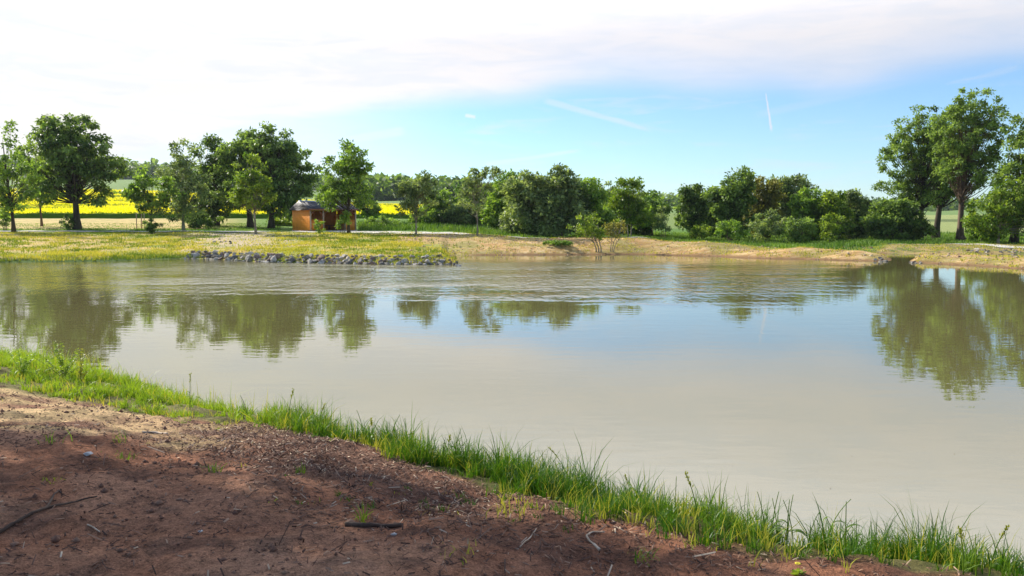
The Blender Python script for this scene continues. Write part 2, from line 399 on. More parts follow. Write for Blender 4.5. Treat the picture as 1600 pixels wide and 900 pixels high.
M = {
    'bark_dark': simple('bark_dark', (.035, .026, .018), (.10, .078, .055), 3, .9, .03, (1, 1, .25)),
    'bark_brown': simple('bark_brown', (.085, .052, .034), (.20, .135, .09), 3, .9, .03, (1, 1, .25)),
    'bark_pale': simple('bark_pale', (.16, .13, .09), (.38, .33, .25), 4, .85, .02, (1, 1, .3)),
    'leaf_dark': leafmat('leaf_dark', (.042, .092, .018), (.29, .41, .10), .48),
    'leaf_mid': leafmat('leaf_mid', (.055, .125, .018), (.32, .47, .08), .5),
    'leaf_light': leafmat('leaf_light', (.085, .165, .016), (.36, .46, .065), .5),
    'leaf_grey': leafmat('leaf_grey', (.075, .125, .040), (.40, .49, .20), .46),
    'leaf_bronze': leafmat('leaf_bronze', (.11, .12, .028), (.36, .34, .08), .46),
    'grass': leafmat('grass_blade', (.045, .13, .010), (.31, .43, .035), .42, .45),
    'tallgrass': leafmat('tall_grass_blade', (.055, .13, .014), (.20, .31, .045), .4, .6),
    'drygrass': leafmat('dry_grass_blade', (.16, .24, .03), (.60, .52, .09), .3, .9, .02),
    'rape': leafmat('rapeseed_bloom', (.10, .20, .012), (.95, .84, .004), .3, .9, .02),
    'wood_orange': simple('stained_pine', (.66, .215, .028), (.86, .33, .05), 2.5, .6, .004, (6, 6, .6)),
    'wood_red': simple('red_brown_timber', (.24, .085, .05), (.36, .14, .085), 3, .6, .004, (4, 4, .6)),
    'wood_pale': simple('pale_post_timber', (.42, .30, .20), (.58, .43, .30), 3, .7, .004, (4, 4, .6)),
    'roof': simple('dark_roofing', (.045, .040, .046), (.13, .115, .125), 2, .55, .01, (1, 6, 1)),
    'metal': simple('ridge_metal', (.62, .62, .64), (.75, .75, .77), 3, .35, .001),
    'path': simple('pale_gravel', (.50, .46, .39), (.68, .63, .55), 4, .95, .02, detail=8),
    'stick': simple('weathered_stick', (.045, .028, .02), (.13, .085, .06), 9, .9, .004, (1, 1, 1)),
    'stick_pale': simple('pale_twig', (.30, .22, .15), (.55, .44, .33), 9, .8, .003),
    'stone_white': simple('white_stone', (.45, .43, .40), (.75, .73, .70), 14, .8, .01),
    'rock_a': simple('grey_rock', (.11, .095, .075), (.38, .34, .28), 3.2, .85, .05),
    'rock_b': simple('pale_rock', (.25, .22, .18), (.66, .58, .48), 3.0, .85, .05),
    'rock_c': simple('brown_rock', (.12, .08, .06), (.36, .25, .19), 3.0, .85, .05),
    'rock_d': simple('dark_rock', (.07, .06, .05), (.24, .21, .18), 3.4, .85, .05),
    'flower': simple('yellow_petal', (.75, .60, .02), (.85, .72, .05), 9, .6, .001),
}
m_litter, b, out = mat_new('litter')
tr = b.n('ShaderNodeValToRGB'); e = tr.color_ramp.elements
e[0].position = 0; e[0].color = (.045, .024, .016, 1); e[1].position = 1; e[1].color = (.74, .60, .42, 1)
k = e.new(.45); k.color = (.17, .085, .055, 1); k = e.new(.75); k.color = (.36, .22, .14, 1)
b.t.links.new(attr(b, 'tint'), tr.inputs[0]); principled(b, out, tr.outputs[0], .85)

# ------------------------------------------------------------------ ground sheet
def grow(a, b_, s0, r):
    o = [a]; s = s0
    while o[-1] < b_: o.append(o[-1] + s); s *= r
    return o


xs = np.array(sorted(set([round(v, 4) for v in
    list(np.arange(-7.5, 6, .05)) + list(np.arange(-62, -7.5, .5)) + list(np.arange(6, 58, .5)) + grow(58, 2600, .8, 1.16) + [-v for v in grow(62, 2600, .8, 1.16)]])))
ys = np.array(sorted(set([round(v, 4) for v in
    list(np.arange(2.8, 12.5, .05)) + list(np.arange(-3, 2.8, .3)) + [-v for v in grow(3, 400, .8, 1.3)] + list(np.arange(12.5, 20, .3)) + list(np.arange(20, 34, 2)) +
    list(np.arange(34, 70, .25)) + list(np.arange(70, 100, .8)) + grow(100, 2600, 1.5, 1.07)])))
GX, GY = np.meshgrid(xs, ys); GZ = ground(GX, GY)
GD = shore_d(GX, GY)
u = np.clip(800 + 1250 * GX / np.maximum(GY, 20), -900, 2600); D = GY
yg = np.interp(GX, NEAR_G[:, 0], NEAR_G[:, 1])
A = np.zeros(GX.shape + (3,)); A[:] = (.10, .17, .035)


def paint(mask, c):
    global A
    mask = np.clip(mask, 0, 1)[..., None]; A = A * (1 - mask) + np.array(c) * mask


n_a = fbm(GX * .5, GY * .5, 21, 4); n_b = fbm(GX * 1.7, GY * 1.7, 22, 4); n_c = fbm(GX * 4, GY * 4, 23, 3); n_d = fbm(GX * .16, GY * .3, 24, 4)
# far side
far = D > 33
left = sstep(u, 760, 690)
paint(far * 1.0, (.60, .36, .13))                                            # bare tan dirt
paint(far * sstep(n_b, .45, .65) * .6, (.76, .50, .20))
paint(far * sstep(n_d, .5, .62) * .5 * (1 - left), (.36, .30, .10))
paint(far * left * (D < 78), (.38, .38, .07))                               # yellow-green turf of the left bank
paint(far * left * (D < 78) * sstep(n_a, .42, .6), (.60, .43, .12))
paint(far * left * (D < 78) * sstep(n_b, .5, .62) * .7, (.20, .28, .045))
paint(far * sstep(u, 240, 130) * sstep(D, 50.5, 53) * (D < 72) * sstep(n_b, .35, .55) * .85, (.66, .44, .18))
ramp = sstep(u + (n_b - .5) * 160, 290, 340) * sstep(u + (n_b - .5) * 160, 500, 390) * sstep(D + (n_a - .5) * 14, 53, 57)
paint(far * ramp * (D < 76) * .85, (.62, .48, .32))
paint(far * sstep(u, 560, 640) * sstep(u, 760, 700) * sstep(D, 58, 62) * (D < 73) * .8, (.58, .36, .17))
rt_ = far * sstep(u, 640, 740) * (D < 70)
paint(rt_ * sstep(n_c, .5, .62) * .55, (.44, .25, .10)); paint(rt_ * sstep(n_c, .44, .34) * .5, (.78, .60, .34))
paint(rt_ * sstep(n_a, .54, .64) * .5, (.24, .26, .06))
shore_z = sstep(GZ, .30, .1) * (GZ > -.2)
paint(far * shore_z * sstep(u, 320, 250) * (D < 60), (.09, .16, .02))
paint(far * sstep(GZ, .16, .02) * sstep(u, 700, 760), (.27, .15, .07))       # wet mud at the waterline
paint(far * sstep(GZ, -.02, -.1), (.20, .14, .07))
lawn = far * (D > 76) * sstep(u, 780, 700)
paint(lawn, (.13, .24, .03)); paint(lawn * sstep(D, 84, 87) * sstep(u, 420, 300), (.66, .48, .19))
paint(lawn * sstep(D, 84, 87) * sstep(u, 420, 300) * sstep(n_b, .5, .6) * .6, (.30, .30, .07))
crest = np.interp(u, [740, 870, 1000, 1100, 1250, 1345, 1400], [68, 63.8, 63.2, 60.6, 55.4, 53.4, 66])
paint(far * sstep(D - crest, 0, 1) * sstep(u, 735, 760), (.11, .21, .03))
paint(far * sstep(D, 54, 58) * sstep(D, 68, 66) * sstep(u, 1375, 1395), (.46, .33, .13))
paint(far * sstep(D, 54, 58) * sstep(D, 68, 66) * sstep(u, 1375, 1395) * sstep(n_b, .5, .6), (.18, .22, .05))
paint(far * sstep(D, 66, 67.5) * sstep(u, 1375, 1395), (.12, .20, .03))
paint(sstep(D, 118, 122), (.20, .27, .07))
paint(sstep(D, 88, 92) * sstep(u, 1250, 1400), (.30, .34, .11)); paint(sstep(D, 148, 150) * sstep(u, 1250, 1400) * sstep(D, 175, 172), (.13, .17, .05))
paint(sstep(D, 300, 310), (.17, .26, .07)); paint(sstep(D, 480, 490) * sstep(u, 900, 700), (.09, .12, .05))
# near side
near = (D < 30) * 1.0
paint(near, (.37, .160, .085))
paint(near * sstep(n_b, .45, .7) * .7, (.47, .25, .15)); paint(near * sstep(n_c, .52, .66) * .75, (.15, .07, .045))
paint(near * sstep(n_a, .5, .65) * .35, (.34, .22, .15))
sandy = near * sstep(GX, -1.9, -2.6) * sstep(D - (yg - 1.5) + (n_a - .5) * .8, -.25, .1) * sstep(n_b, .25, .45)
paint(sandy, (.82, .56, .28)); paint(sandy * sstep(n_c, .5, .62) * .6, (.42, .30, .14))
paint(near * np.exp(-((GX + 1.4) / 2.0) ** 2 - ((D - (yg - .8)) / .75) ** 2) * .75, (.17, .085, .058))
strip = near * sstep(D - yg + (n_b - .5) * .9, -.2, .15)
paint(strip * .8, (.10, .13, .03)); paint(near * sstep(GD, .15, -.1), (.14, .10, .055))
ny, nx = GX.shape; ii = np.arange(ny * nx).reshape(ny, nx)
Q = np.stack([ii[:-1, :-1], ii[:-1, 1:], ii[1:, 1:], ii[1:, :-1]], -1).reshape(-1, 4)
V = np.stack([GX.ravel(), GY.ravel(), GZ.ravel()], -1)
me = np_mesh('ground', V, Q, m_ground, True, None, {'albedo': np.concatenate([A.reshape(-1, 3), np.ones((ny * nx, 1))], 1)})
tag(obj('ground', me), 'bare soil banks, turf and fields rising to the distant ridge', kind='structure')

bw = MB(); wx, wy = np.meshgrid(np.linspace(-98, 98, 50), np.linspace(-12, 62, 30)); wi = np.arange(1500).reshape(30, 50)
bw.add(np.stack([wx.ravel(), wy.ravel(), 0 * wx.ravel()], -1), np.stack([wi[:-1, :-1], wi[:-1, 1:], wi[1:, 1:], wi[1:, :-1]], -1).reshape(-1, 4))
tag(bw.build('pond_water', m_water), 'murky pond, glassy near the grass and ruffled in the middle', kind='structure')


# path along the top of the far bank
def ribbon(name, pts_, wid, mat, lift=.03, label=None):
    P = np.array(pts_, float); t = np.concatenate([[0], np.cumsum(np.linalg.norm(np.diff(P[:, :2], axis=0), axis=1))])
    s = np.arange(0, t[-1], .5); C = np.stack([np.interp(s, t, P[:, 0]), np.interp(s, t, P[:, 1])], -1); w = np.interp(s, t, wid)
    for _ in range(6): C[1:-1] = (C[:-2] + 2 * C[1:-1] + C[2:]) / 4
    T = np.gradient(C, axis=0); T /= np.linalg.norm(T, axis=1)[:, None]; N = np.stack([-T[:, 1], T[:, 0]], -1); k = 9
    o = np.linspace(-.5, .5, k)[None, :, None] * (w[:, None, None] * (1 + .12 * (vnoise(s * .8, s * 0)[:, None, None] - .5)))
    XY = (C[:, None] + N[:, None] * o).reshape(-1, 2); Z = ground(XY[:, 0], XY[:, 1]) + lift
    i = np.arange(len(s) * k).reshape(len(s), k)
    Qs = np.stack([i[:-1, 1:], i[:-1, :-1], i[1:, :-1], i[1:, 1:]], -1).reshape(-1, 4)
    return tag(obj(name, np_mesh(name, np.column_stack([XY, Z]), Qs, mat, True)), label, kind='structure')


pp = [at(u_, D_) for u_, D_ in ((-700, 80), (0, 78.6), (200, 78), (450, 77.5), (560, 76.5), (650, 74), (720, 70.5), (780, 66.8), (870, 63.2), (1000, 62.4), (1050, 61.6))]
ribbon('path', [(p_.x, p_.y) for p_ in pp], [2.2, 2.2, 2.3, 2.6, 4.2, 4.6, 3.6, 2.6, 1.6, 1.0, .4], M['path'], .06, 'pale gravel path on the crest of the far bank')
pp = [at(u_, D_) for u_, D_ in ((1350, 67), (1450, 66.8), (1530, 66), (1575, 62.5), (1640, 62), (1900, 62))]
ribbon('path', [(p_.x, p_.y) for p_ in pp], [.5, .7, .9, 1.6, 1.2, 1.2], M['path'], .035, 'narrow pale track in front of the tall poplars')

# ------------------------------------------------------------------ air
hm, b, out = mat_new('haze'); pv = b.n('ShaderNodeVolumePrincipled'); pv.inputs['Color'].default_value = (.80, .89, 1.0, 1); pv.inputs['Density'].default_value = .00010; pv.inputs['Anisotropy'].default_value = .2
b.t.links.new(pv.outputs[0], out.inputs[1])
q_ = MB(); q_.box((0, 1100, 40), (5600, 3100, 130)); tag(q_.build('haze', hm), 'thin summer haze over the fields', kind='stuff')

# ------------------------------------------------------------------ foliage builders
def unit(v): return v / (np.linalg.norm(v, axis=-1, keepdims=True) + 1e-9)


def leaves_np(rng, C, tint, L, droop=.3, spread=1.0, outward=None, aspect=.55):
    """folded rhombic leaves at the points C"""
    n = len(C); d = rng.normal(size=(n, 3)) * spread
    if outward is not None: d = d + outward * .8
    d[:, 2] -= droop; d = unit(d)
    up = rng.normal(size=(n, 3)) * .6; up[:, 2] += 1.0
    s = unit(np.cross(d, up)); nn = np.cross(s, d)
    ln = (L * rng.uniform(.6, 1.35, n))[:, None]; wd = ln * aspect * .5
    mid = C + d * ln * .45
    V = np.stack([C, mid + s * wd + nn * wd * .35, C + d * ln, mid - s * wd + nn * wd * .35], 1).reshape(-1, 3)
    F = np.arange(4 * n).reshape(n, 4)
    return V, F, np.repeat(tint, 4)


def tree(name, label, cat, u_, D_, base_v=None, top=None, blobs=(), leaf='leaf_mid', bark='bark_brown', r=.14, lean=0.0, nclump=70, per=80, cr=.62, L=.32,
         droop=.3, seed=0, trunk_top=.85, group=None, branchy=1.0, bare=0, stems=1, trunk_u=None, tintb=0.0):
    """blobs: (column, row, half width, half height) of the crown lobes in the photograph, turned into metres at distance D_"""
    rng = np.random.default_rng(seed + 100)
    if group == 'trees and bushes beyond the dam': nclump = int(nclump * 1.3); cr *= 1.1; blobs = [(a_, b2 + 2, c_ * 1.1, d_ * 1.08) for a_, b2, c_, d_ in blobs]
    base = at(u_ if trunk_u is None else trunk_u, D_); s = D_ / FPX
    root = empty(name, base); tag(root, label, cat, group)
    B = []
    for (bu, bv, bw_, bh) in blobs:
        B.append((((bu - 800) * s - base.x), zat(bv, D_) - base.z, bw_ * s * 1.09, bh * s * 1.05))
    vol = np.array([b_[2] ** 2 * b_[3] for b_ in B]) ** .8; pr = vol / vol.sum()
    k = rng.choice(len(B), nclump, p=pr); Bk = np.array(B)[k]
    q = unit(rng.normal(size=(nclump, 3))); rad = np.minimum(rng.uniform(.12, 1, nclump) ** .55, .93); q *= rad[:, None]
    depth = np.minimum(Bk[:, 2], np.maximum(Bk[:, 2] * .85, 1.0))
    C = np.stack([Bk[:, 0] + q[:, 0] * Bk[:, 2], q[:, 1] * depth, Bk[:, 1] + q[:, 2] * Bk[:, 3]], -1)
    C *= 1 + 0 * C; H = C[:, 2].max()
    C[:, 2] = np.maximum(C[:, 2], .25)
    outw = np.stack([q[:, 0], q[:, 1], q[:, 2] * .6], -1)
    # trunk and limbs
    tb = MB(); zt = H * trunk_top
    spine = []
    for si in range(stems):
        ox = (si - (stems - 1) / 2) * r * 3; lx = lean + (si - (stems - 1) / 2) * .14
        t = np.linspace(0, 1, 9); top_x = B[int(np.argmax(pr))][0] * .6 + lx * zt
        P = np.stack([ox + top_x * t ** 1.3 + .10 * np.sin(t * 7 + seed + si) * t, .08 * np.sin(t * 5 + seed) * t, t * zt - .15 * (t == 0)], -1)
        rr = r * (1 - t * .82) * (1 + .55 * np.exp(-t * 22)) / (1 if stems == 1 else 1.3)
        tb.tube(P, rr, 8, True, rng.random()); spine.append((P, rr))
    nb = int(nclump * branchy); idx = rng.permutation(nclump)[:nb]
    for i in idx:
        P, rr = spine[i % stems]; c = C[i]
        h0 = np.clip(c[2] * rng.uniform(.4, .75), max(P[1, 2], .24 * H), P[-1, 2]); p0 = np.array([np.interp(h0, P[:, 2], P[:, j]) for j in range(3)])
        r0 = max(np.interp(h0, P[:, 2], rr) * rng.uniform(.16, .3), .012); t = np.linspace(0, 1, 5)[:, None]
        mid = (p0 + c) / 2 + np.array([0, 0, -.1 * np.linalg.norm(c - p0)]) + rng.normal(size=3) * .12
        Pb = (1 - t) ** 2 * p0 + 2 * t * (1 - t) * mid + t * t * c
        tb.tube(Pb, np.linspace(r0, .012, 5), 4, False, rng.random())
    for i in range(bare):
        P, rr = spine[i % stems]; a = rng.uniform(0, 6.28); h0 = rng.uniform(.2, .6) * zt; p0 = np.array([np.interp(h0, P[:, 2], P[:, j]) for j in range(3)])
        ln = rng.uniform(.5, 1.3) * H * .16; dr = np.array([math.cos(a), math.sin(a), rng.uniform(.2, .9)])
        t = np.linspace(0, 1, 4)[:, None]; tb.tube(p0 + dr * ln * t + np.array([0, 0, .3]) * ln * t * t, np.linspace(r * .28, .01, 4), 4, False, rng.random())
    tb.build('trunk', M[bark], root, smooth=True)
    # crown
    cc_ = np.repeat(np.arange(nclump), per); n = len(cc_)
    csz = rng.uniform(.6, 1.35, nclump) * cr; off = unit(rng.normal(size=(n, 3))) * (rng.random(n) ** .6)[:, None] * csz[cc_][:, None]; off[:, 2] *= .62
    ct = rng.uniform(.0, .75, nclump) + tintb
    tint_ = np.clip(ct[cc_] + rng.normal(size=n) * .26 + .06, 0, 1)
    Vv, Ff, tt = leaves_np(rng, C[cc_] + off, tint_, L, droop, .8, unit(off + 1e-6) * .6 + outw[cc_] * .5)
    Vv[:, 2] = np.maximum(Vv[:, 2], .03)
    obj('crown', np_mesh('crown', Vv, Ff, M[leaf], False, {'tint': tt}), root)
    return root


def shrub(label, u_, D_, blobs, leaf, seed, nclump=30, per=90, cr=.45, L=.24, group='shrubs at the foot of the trees on the far side', name='shrub', **kw):
    kw.setdefault('r', .05); kw.setdefault('stems', 3)
    return tree(name, label, 'shrub', u_, D_, blobs=blobs, leaf=leaf, seed=seed, nclump=nclump, per=per, cr=cr, L=L, group=group, trunk_top=.7, branchy=.6, **kw)


exec_trees = []
GA = 'trees along the far bank'
T = tree
# left group
T('young_tree', 'slender open tree at the left edge of the photo, bare boughs on its lower trunk', 'tree', 22, 75, blobs=[(20, 235, 34, 44), (5, 290, 40, 40), (45, 285, 28, 40), (18, 325, 26, 14)],
  nclump=62, per=60, cr=.6, leaf='leaf_mid', bark='bark_dark', r=.16, seed=1, bare=16, group=GA, tintb=.1)
T('chestnut_tree', 'big dense broad-crowned tree with drooping foliage and a thick dark trunk, before the yellow field', 'tree', 121, 84,
  blobs=[(112, 208, 44, 36), (120, 250, 70, 48), (85, 285, 44, 36), (165, 280, 38, 40), (122, 225, 50, 50)], nclump=190, per=95, cr=.72, L=.38, droop=.8, leaf='leaf_dark', bark='bark_dark', r=.36, seed=2, group=GA, tintb=.08)
T('leafy_tree', 'bright green low tree overlapping the left side of the big dense tree', 'tree', 66, 92, blobs=[(62, 270, 30, 50), (50, 300, 26, 24)], nclump=45, per=70, leaf='leaf_light', bark='bark_brown', r=.12, seed=3, group=GA)
T('young_tree', 'small tree with a thin dark stem rising out of a dark conical bush', 'tree', 238, 73, blobs=[(236, 290, 34, 28), (225, 308, 26, 20), (262, 305, 18, 26)], nclump=50, per=60, cr=.5, leaf='leaf_mid',
  bark='bark_dark', r=.07, seed=4, group=GA)
shrub('dark conical bush round the foot of the small thin-stemmed tree', 239, 72.3, [(239, 350, 11, 16)], 'leaf_dark', 5, 16, 90, .28, .16, group=None)
T('airy_tree', 'tall feathery tree with a pale upright trunk, left neighbour of the dark grove', 'tree', 287, 80, blobs=[(285, 245, 26, 26), (285, 285, 40, 36), (270, 320, 40, 28), (308, 300, 28, 36)], nclump=105, per=70, cr=.62,
  L=.28, leaf='leaf_grey', bark='bark_pale', r=.15, seed=6, group=GA)
T('dark_tree', 'narrow very dark tree behind and between the feathery tree and the great domed tree', 'tree', 340, 93, blobs=[(338, 245, 26, 32), (342, 295, 36, 44), (330, 325, 32, 26)], nclump=110, per=90, cr=.75, L=.36,
  leaf='leaf_dark', bark='bark_dark', r=.25, seed=7, group=GA, tintb=-.1)
T('chestnut_tree', 'left half of the great domed pair, leaning dark trunk behind the light green tree', 'tree', 392, 90, blobs=[(388, 230, 34, 34), (392, 265, 46, 48), (378, 300, 36, 34)], nclump=140, per=95, cr=.75, L=.38, droop=.7,
  leaf='leaf_dark', bark='bark_dark', r=.34, seed=8, lean=-.12, group=GA, tintb=.1)
T('chestnut_tree', 'right half of the great domed pair, dense crown hanging over the wooden hut', 'tree', 424, 88, blobs=[(425, 232, 40, 36), (452, 270, 44, 46), (430, 300, 45, 36), (470, 300, 26, 36)], nclump=175, per=95, cr=.75, L=.38,
  droop=.8, leaf='leaf_dark', bark='bark_dark', r=.32, seed=9, group=GA, tintb=.1)
T('young_tree', 'light green tree with a slim pale trunk on the bank left of the hut', 'tree', 400, 72, blobs=[(393, 262, 26, 28), (392, 295, 34, 26), (415, 300, 18, 24)], nclump=70, per=70, cr=.5, L=.26, leaf='leaf_light', bark='bark_pale',
  r=.10, seed=10, group=GA)
T('bank_tree', 'leafy dark-trunked tree standing in front of the right end of the wooden hut', 'tree', 545, 73, blobs=[(545, 250, 30, 26), (545, 280, 42, 34), (525, 305, 28, 22), (568, 300, 20, 30)], nclump=110, per=75, cr=.55, L=.28,
  leaf='leaf_mid', bark='bark_dark', r=.13, seed=11, group=GA, tintb=.08)
T('small_tree', 'dark round little tree right behind the hut, before the yellow field', 'tree', 574, 96, blobs=[(576, 322, 20, 22), (565, 300, 18, 14)], nclump=40, per=80, cr=.6, leaf='leaf_dark', bark='bark_dark', r=.12, seed=12, group=GA)
T('young_tree', 'lone wide-branching young tree where the pale path widens beyond the hut', 'tree', 650, 69, blobs=[(650, 288, 26, 20), (650, 315, 32, 26), (668, 300, 18, 20), (636, 300, 18, 20)], nclump=70, per=55, cr=.45, L=.26,
  leaf='leaf_grey', bark='bark_pale', r=.075, seed=13, group=GA)
T('young_tree', 'young tree with a slanting open top and pale bare trunk on the dirt crest', 'tree', 746, 65.5, blobs=[(758, 272, 22, 12), (745, 295, 26, 22), (738, 318, 18, 20), (730, 290, 14, 14)], nclump=50, per=48, cr=.4, L=.24,
  leaf='leaf_grey', bark='bark_pale', r=.065, seed=14, group=GA)
# middle masses
GB = 'trees and bushes beyond the dam'
T('bushy_tree', 'low dark bushy tree behind the lone young tree', 'tree', 690, 92, blobs=[(695, 325, 26, 30), (670, 335, 22, 20)], nclump=60, per=80, cr=.65, leaf='leaf_mid', seed=15, r=.12, group=GB)
T('bushy_tree', 'mid green bushy tree filling the gap behind the slanting young tree', 'tree', 728, 93, blobs=[(725, 325, 28, 32), (752, 320, 24, 38)], nclump=75, per=80, cr=.65, leaf='leaf_mid', seed=16, r=.12, group=GB)
T('bushy_tree', 'light green bushy tree on the left shoulder of the widest dome', 'tree', 790, 78, blobs=[(790, 305, 28, 34), (788, 335, 30, 26)], nclump=85, per=80, cr=.62, leaf='leaf_mid', seed=17, r=.12, group=GB, tintb=.15)
T('domed_tree', 'left part of the widest silvery green dome, foliage down to the ground', 'tree', 832, 74, blobs=[(832, 300, 36, 32), (830, 335, 40, 28)], nclump=130, per=85, cr=.6, leaf='leaf_grey', seed=18, r=.16, group=GB, tintb=.05, stems=2)
T('domed_tree', 'tallest part of the widest silvery green dome, highest tip in the middle of the treeline', 'tree', 872, 73, blobs=[(870, 292, 30, 30), (875, 325, 42, 38), (860, 345, 40, 20)], nclump=150, per=85, cr=.6, leaf='leaf_grey', seed=19, r=.18,
  group=GB, stems=2, tintb=.05)
T('bushy_tree', 'dark green bushy tree closing the widest dome on its right', 'tree', 918, 75, blobs=[(915, 305, 26, 26), (920, 335, 28, 30)], nclump=90, per=80, cr=.6, leaf='leaf_mid', seed=20, r=.14, group=GB)
T('airy_tree', 'thin greyish see-through tree just left of the round light green crown', 'tree', 955, 92, blobs=[(955, 305, 18, 20), (952, 335, 24, 25)], nclump=45, per=55, cr=.5, leaf='leaf_grey', seed=21, r=.09, group=GB)
T('light_tree', 'round light green crown on thin pale stems behind the leaning shore willow', 'tree', 984, 80, blobs=[(983, 300, 24, 22), (980, 325, 30, 24), (1000, 335, 18, 16)], nclump=90, per=75, cr=.5, L=.26, leaf='leaf_light', seed=22, r=.09,
  bark='bark_pale', group=GB, stems=2)
T('bushy_tree', 'low bushy tree in the dip right of the round light green crown', 'tree', 1020, 88, blobs=[(1020, 325, 20, 26), (1000, 345, 28, 16)], nclump=60, per=75, cr=.5, leaf='leaf_mid', seed=23, r=.1, group=GB)
shrub('pale feathery bush before the gap with the blue hill', 1036, 80, [(1036, 345, 15, 20)], 'leaf_grey', 24, 22, 70, .4, .2, tintb=.2)
T('dark_tree', 'dark upright tree standing free right of the gap with the blue hill', 'tree', 1081, 82, blobs=[(1080, 303, 18, 18), (1082, 332, 23, 26)], nclump=85, per=80, cr=.5, L=.28, leaf='leaf_dark', seed=25, r=.14, bark='bark_dark', group=GB)
T('tall_tree', 'tallest dark tree of the right-hand grove, with a small pointed top', 'tree', 1142, 80, blobs=[(1156, 280, 16, 17), (1140, 305, 32, 26), (1135, 335, 32, 28)], nclump=130, per=85, cr=.6, leaf='leaf_dark', seed=26, r=.2, bark='bark_dark',
  group=GB, tintb=.1)
T('bronze_tree', 'yellowish bronze tree in the middle of the right-hand grove', 'tree', 1192, 82, blobs=[(1192, 303, 22, 24), (1190, 335, 24, 30)], nclump=85, per=80, cr=.52, leaf='leaf_bronze', seed=27, r=.13, group=GB)
T('broad_tree', 'broad grey green flat-topped crown of the right-hand grove, behind the bronze tree', 'tree', 1235, 88, blobs=[(1225, 293, 30, 19), (1245, 305, 24, 24), (1235, 335, 30, 28)], nclump=115, per=80, cr=.62, leaf='leaf_grey', seed=28, r=.18, group=GB)
T('bushy_tree', 'bright green tree sloping down from the flat-topped crown', 'tree', 1266, 80, blobs=[(1262, 318, 24, 22), (1270, 345, 26, 28)], nclump=90, per=80, cr=.5, leaf='leaf_mid', seed=29, r=.12, group=GB, tintb=.2)
T('bushy_tree', 'light green tree with pale stems between the bright green one and the grey pointed one', 'tree', 1302, 78, blobs=[(1300, 320, 18, 22), (1302, 350, 24, 26)], nclump=75, per=75, cr=.48, leaf='leaf_light', seed=30, r=.09, bark='bark_pale', group=GB)
T('airy_tree', 'small greyish pointed tree at the right end of the grove', 'tree', 1334, 82, blobs=[(1334, 316, 16, 20), (1334, 350, 24, 26)], nclump=75, per=70, cr=.5, leaf='leaf_grey', seed=31, r=.1, group=GB)
shrub('silvery shrub at the foot of the bronze tree', 1200, 72, [(1200, 352, 26, 22)], 'leaf_grey', 32, 40, 80, .42, .22, tintb=.1)
shrub('dark rounded shrub low in front of the right-hand grove', 1248, 70, [(1246, 360, 24, 20)], 'leaf_dark', 33, 36, 80, .42, .22, tintb=.25)
shrub('light green shrub under the tallest dark tree', 1140, 72, [(1142, 358, 24, 14)], 'leaf_mid', 34, 30, 80, .4, .2, tintb=.3)
shrub('pale upright shrub under the light green tree with pale stems', 1300, 70, [(1298, 356, 16, 22)], 'leaf_light', 35, 26, 80, .36, .2)
shrub('bright green bush left of the dark upright tree', 1096, 78, [(1092, 362, 20, 12)], 'leaf_light', 36, 20, 80, .36, .2)
for i, (fu, fv, fw) in enumerate(((668, 336, 26), (712, 332, 28), (765, 330, 26), (806, 334, 26), (945, 338, 24), (975, 344, 24), (1006, 346, 20), (1112, 340, 22), (1160, 334, 24), (1176, 348, 24),
                                  (1216, 338, 24), (1256, 342, 24), (1284, 340, 22), (1318, 342, 22), (1350, 346, 22), (1372, 348, 22))):
    shrub('dense bush filling a gap low in the treeline beyond the dam', fu, 91, [(fu, fv, fw, 22)], ('leaf_mid', 'leaf_grey', 'leaf_mid', 'leaf_light', 'leaf_dark')[i % 5], 300 + i, 34, 80, .6, .32, group='bushes filling the gaps of the treeline', tintb=.1)
# right group
T('round_tree', 'dark green round-topped tree with foliage to the ground, left of the poplars', 'tree', 1402, 77, blobs=[(1400, 330, 32, 22), (1395, 350, 38, 24), (1425, 355, 25, 18)], nclump=130, per=85, cr=.52, leaf='leaf_dark', seed=37, r=.18,
  bark='bark_dark', group=GB, tintb=.15)
GP = 'tall poplars at the right'
T('poplar', 'left tall poplar, crown bulging to the left over the round dark tree', 'tree', 1437, 82, blobs=[(1432, 205, 38, 38), (1408, 245, 38, 42), (1446, 255, 38, 54), (1393, 290, 28, 16), (1430, 305, 34, 22)], nclump=290, per=64, cr=.5, L=.26,
  leaf='leaf_dark', bark='bark_dark', r=.28, seed=38, group=GP, tintb=.22, bare=10, branchy=.7)
T('poplar', 'leaning dark-trunked poplar between the left and the tallest poplar', 'tree', 1470, 85, blobs=[(1464, 198, 26, 34), (1466, 240, 34, 44), (1470, 285, 34, 36)], nclump=170, per=70, cr=.55, L=.3, leaf='leaf_dark', bark='bark_dark',
  r=.34, seed=39, lean=.10, group=GP, tintb=.15, trunk_u=1462)
T('poplar', 'tallest poplar, straight brown bare trunk and the highest crown in the photo', 'tree', 1500, 75.5, blobs=[(1510, 172, 38, 34), (1478, 200, 34, 46), (1536, 205, 32, 48), (1500, 225, 50, 50), (1505, 262, 54, 34)], nclump=300, per=64, cr=.48, L=.26,
  leaf='leaf_dark', bark='bark_brown', r=.30, seed=40, group=GP, tintb=.28, bare=14, branchy=.7)
T('poplar', 'tall tree cut by the right edge of the photo, dark trunk among low foliage', 'tree', 1584, 70, blobs=[(1610, 215, 42, 48), (1580, 275, 34, 26), (1640, 280, 60, 60), (1575, 300, 30, 24)], nclump=190, per=75, cr=.6, L=.3,
  leaf='leaf_dark', bark='bark_dark', r=.30, seed=41, group=GP, tintb=.2, bare=8, branchy=.7)
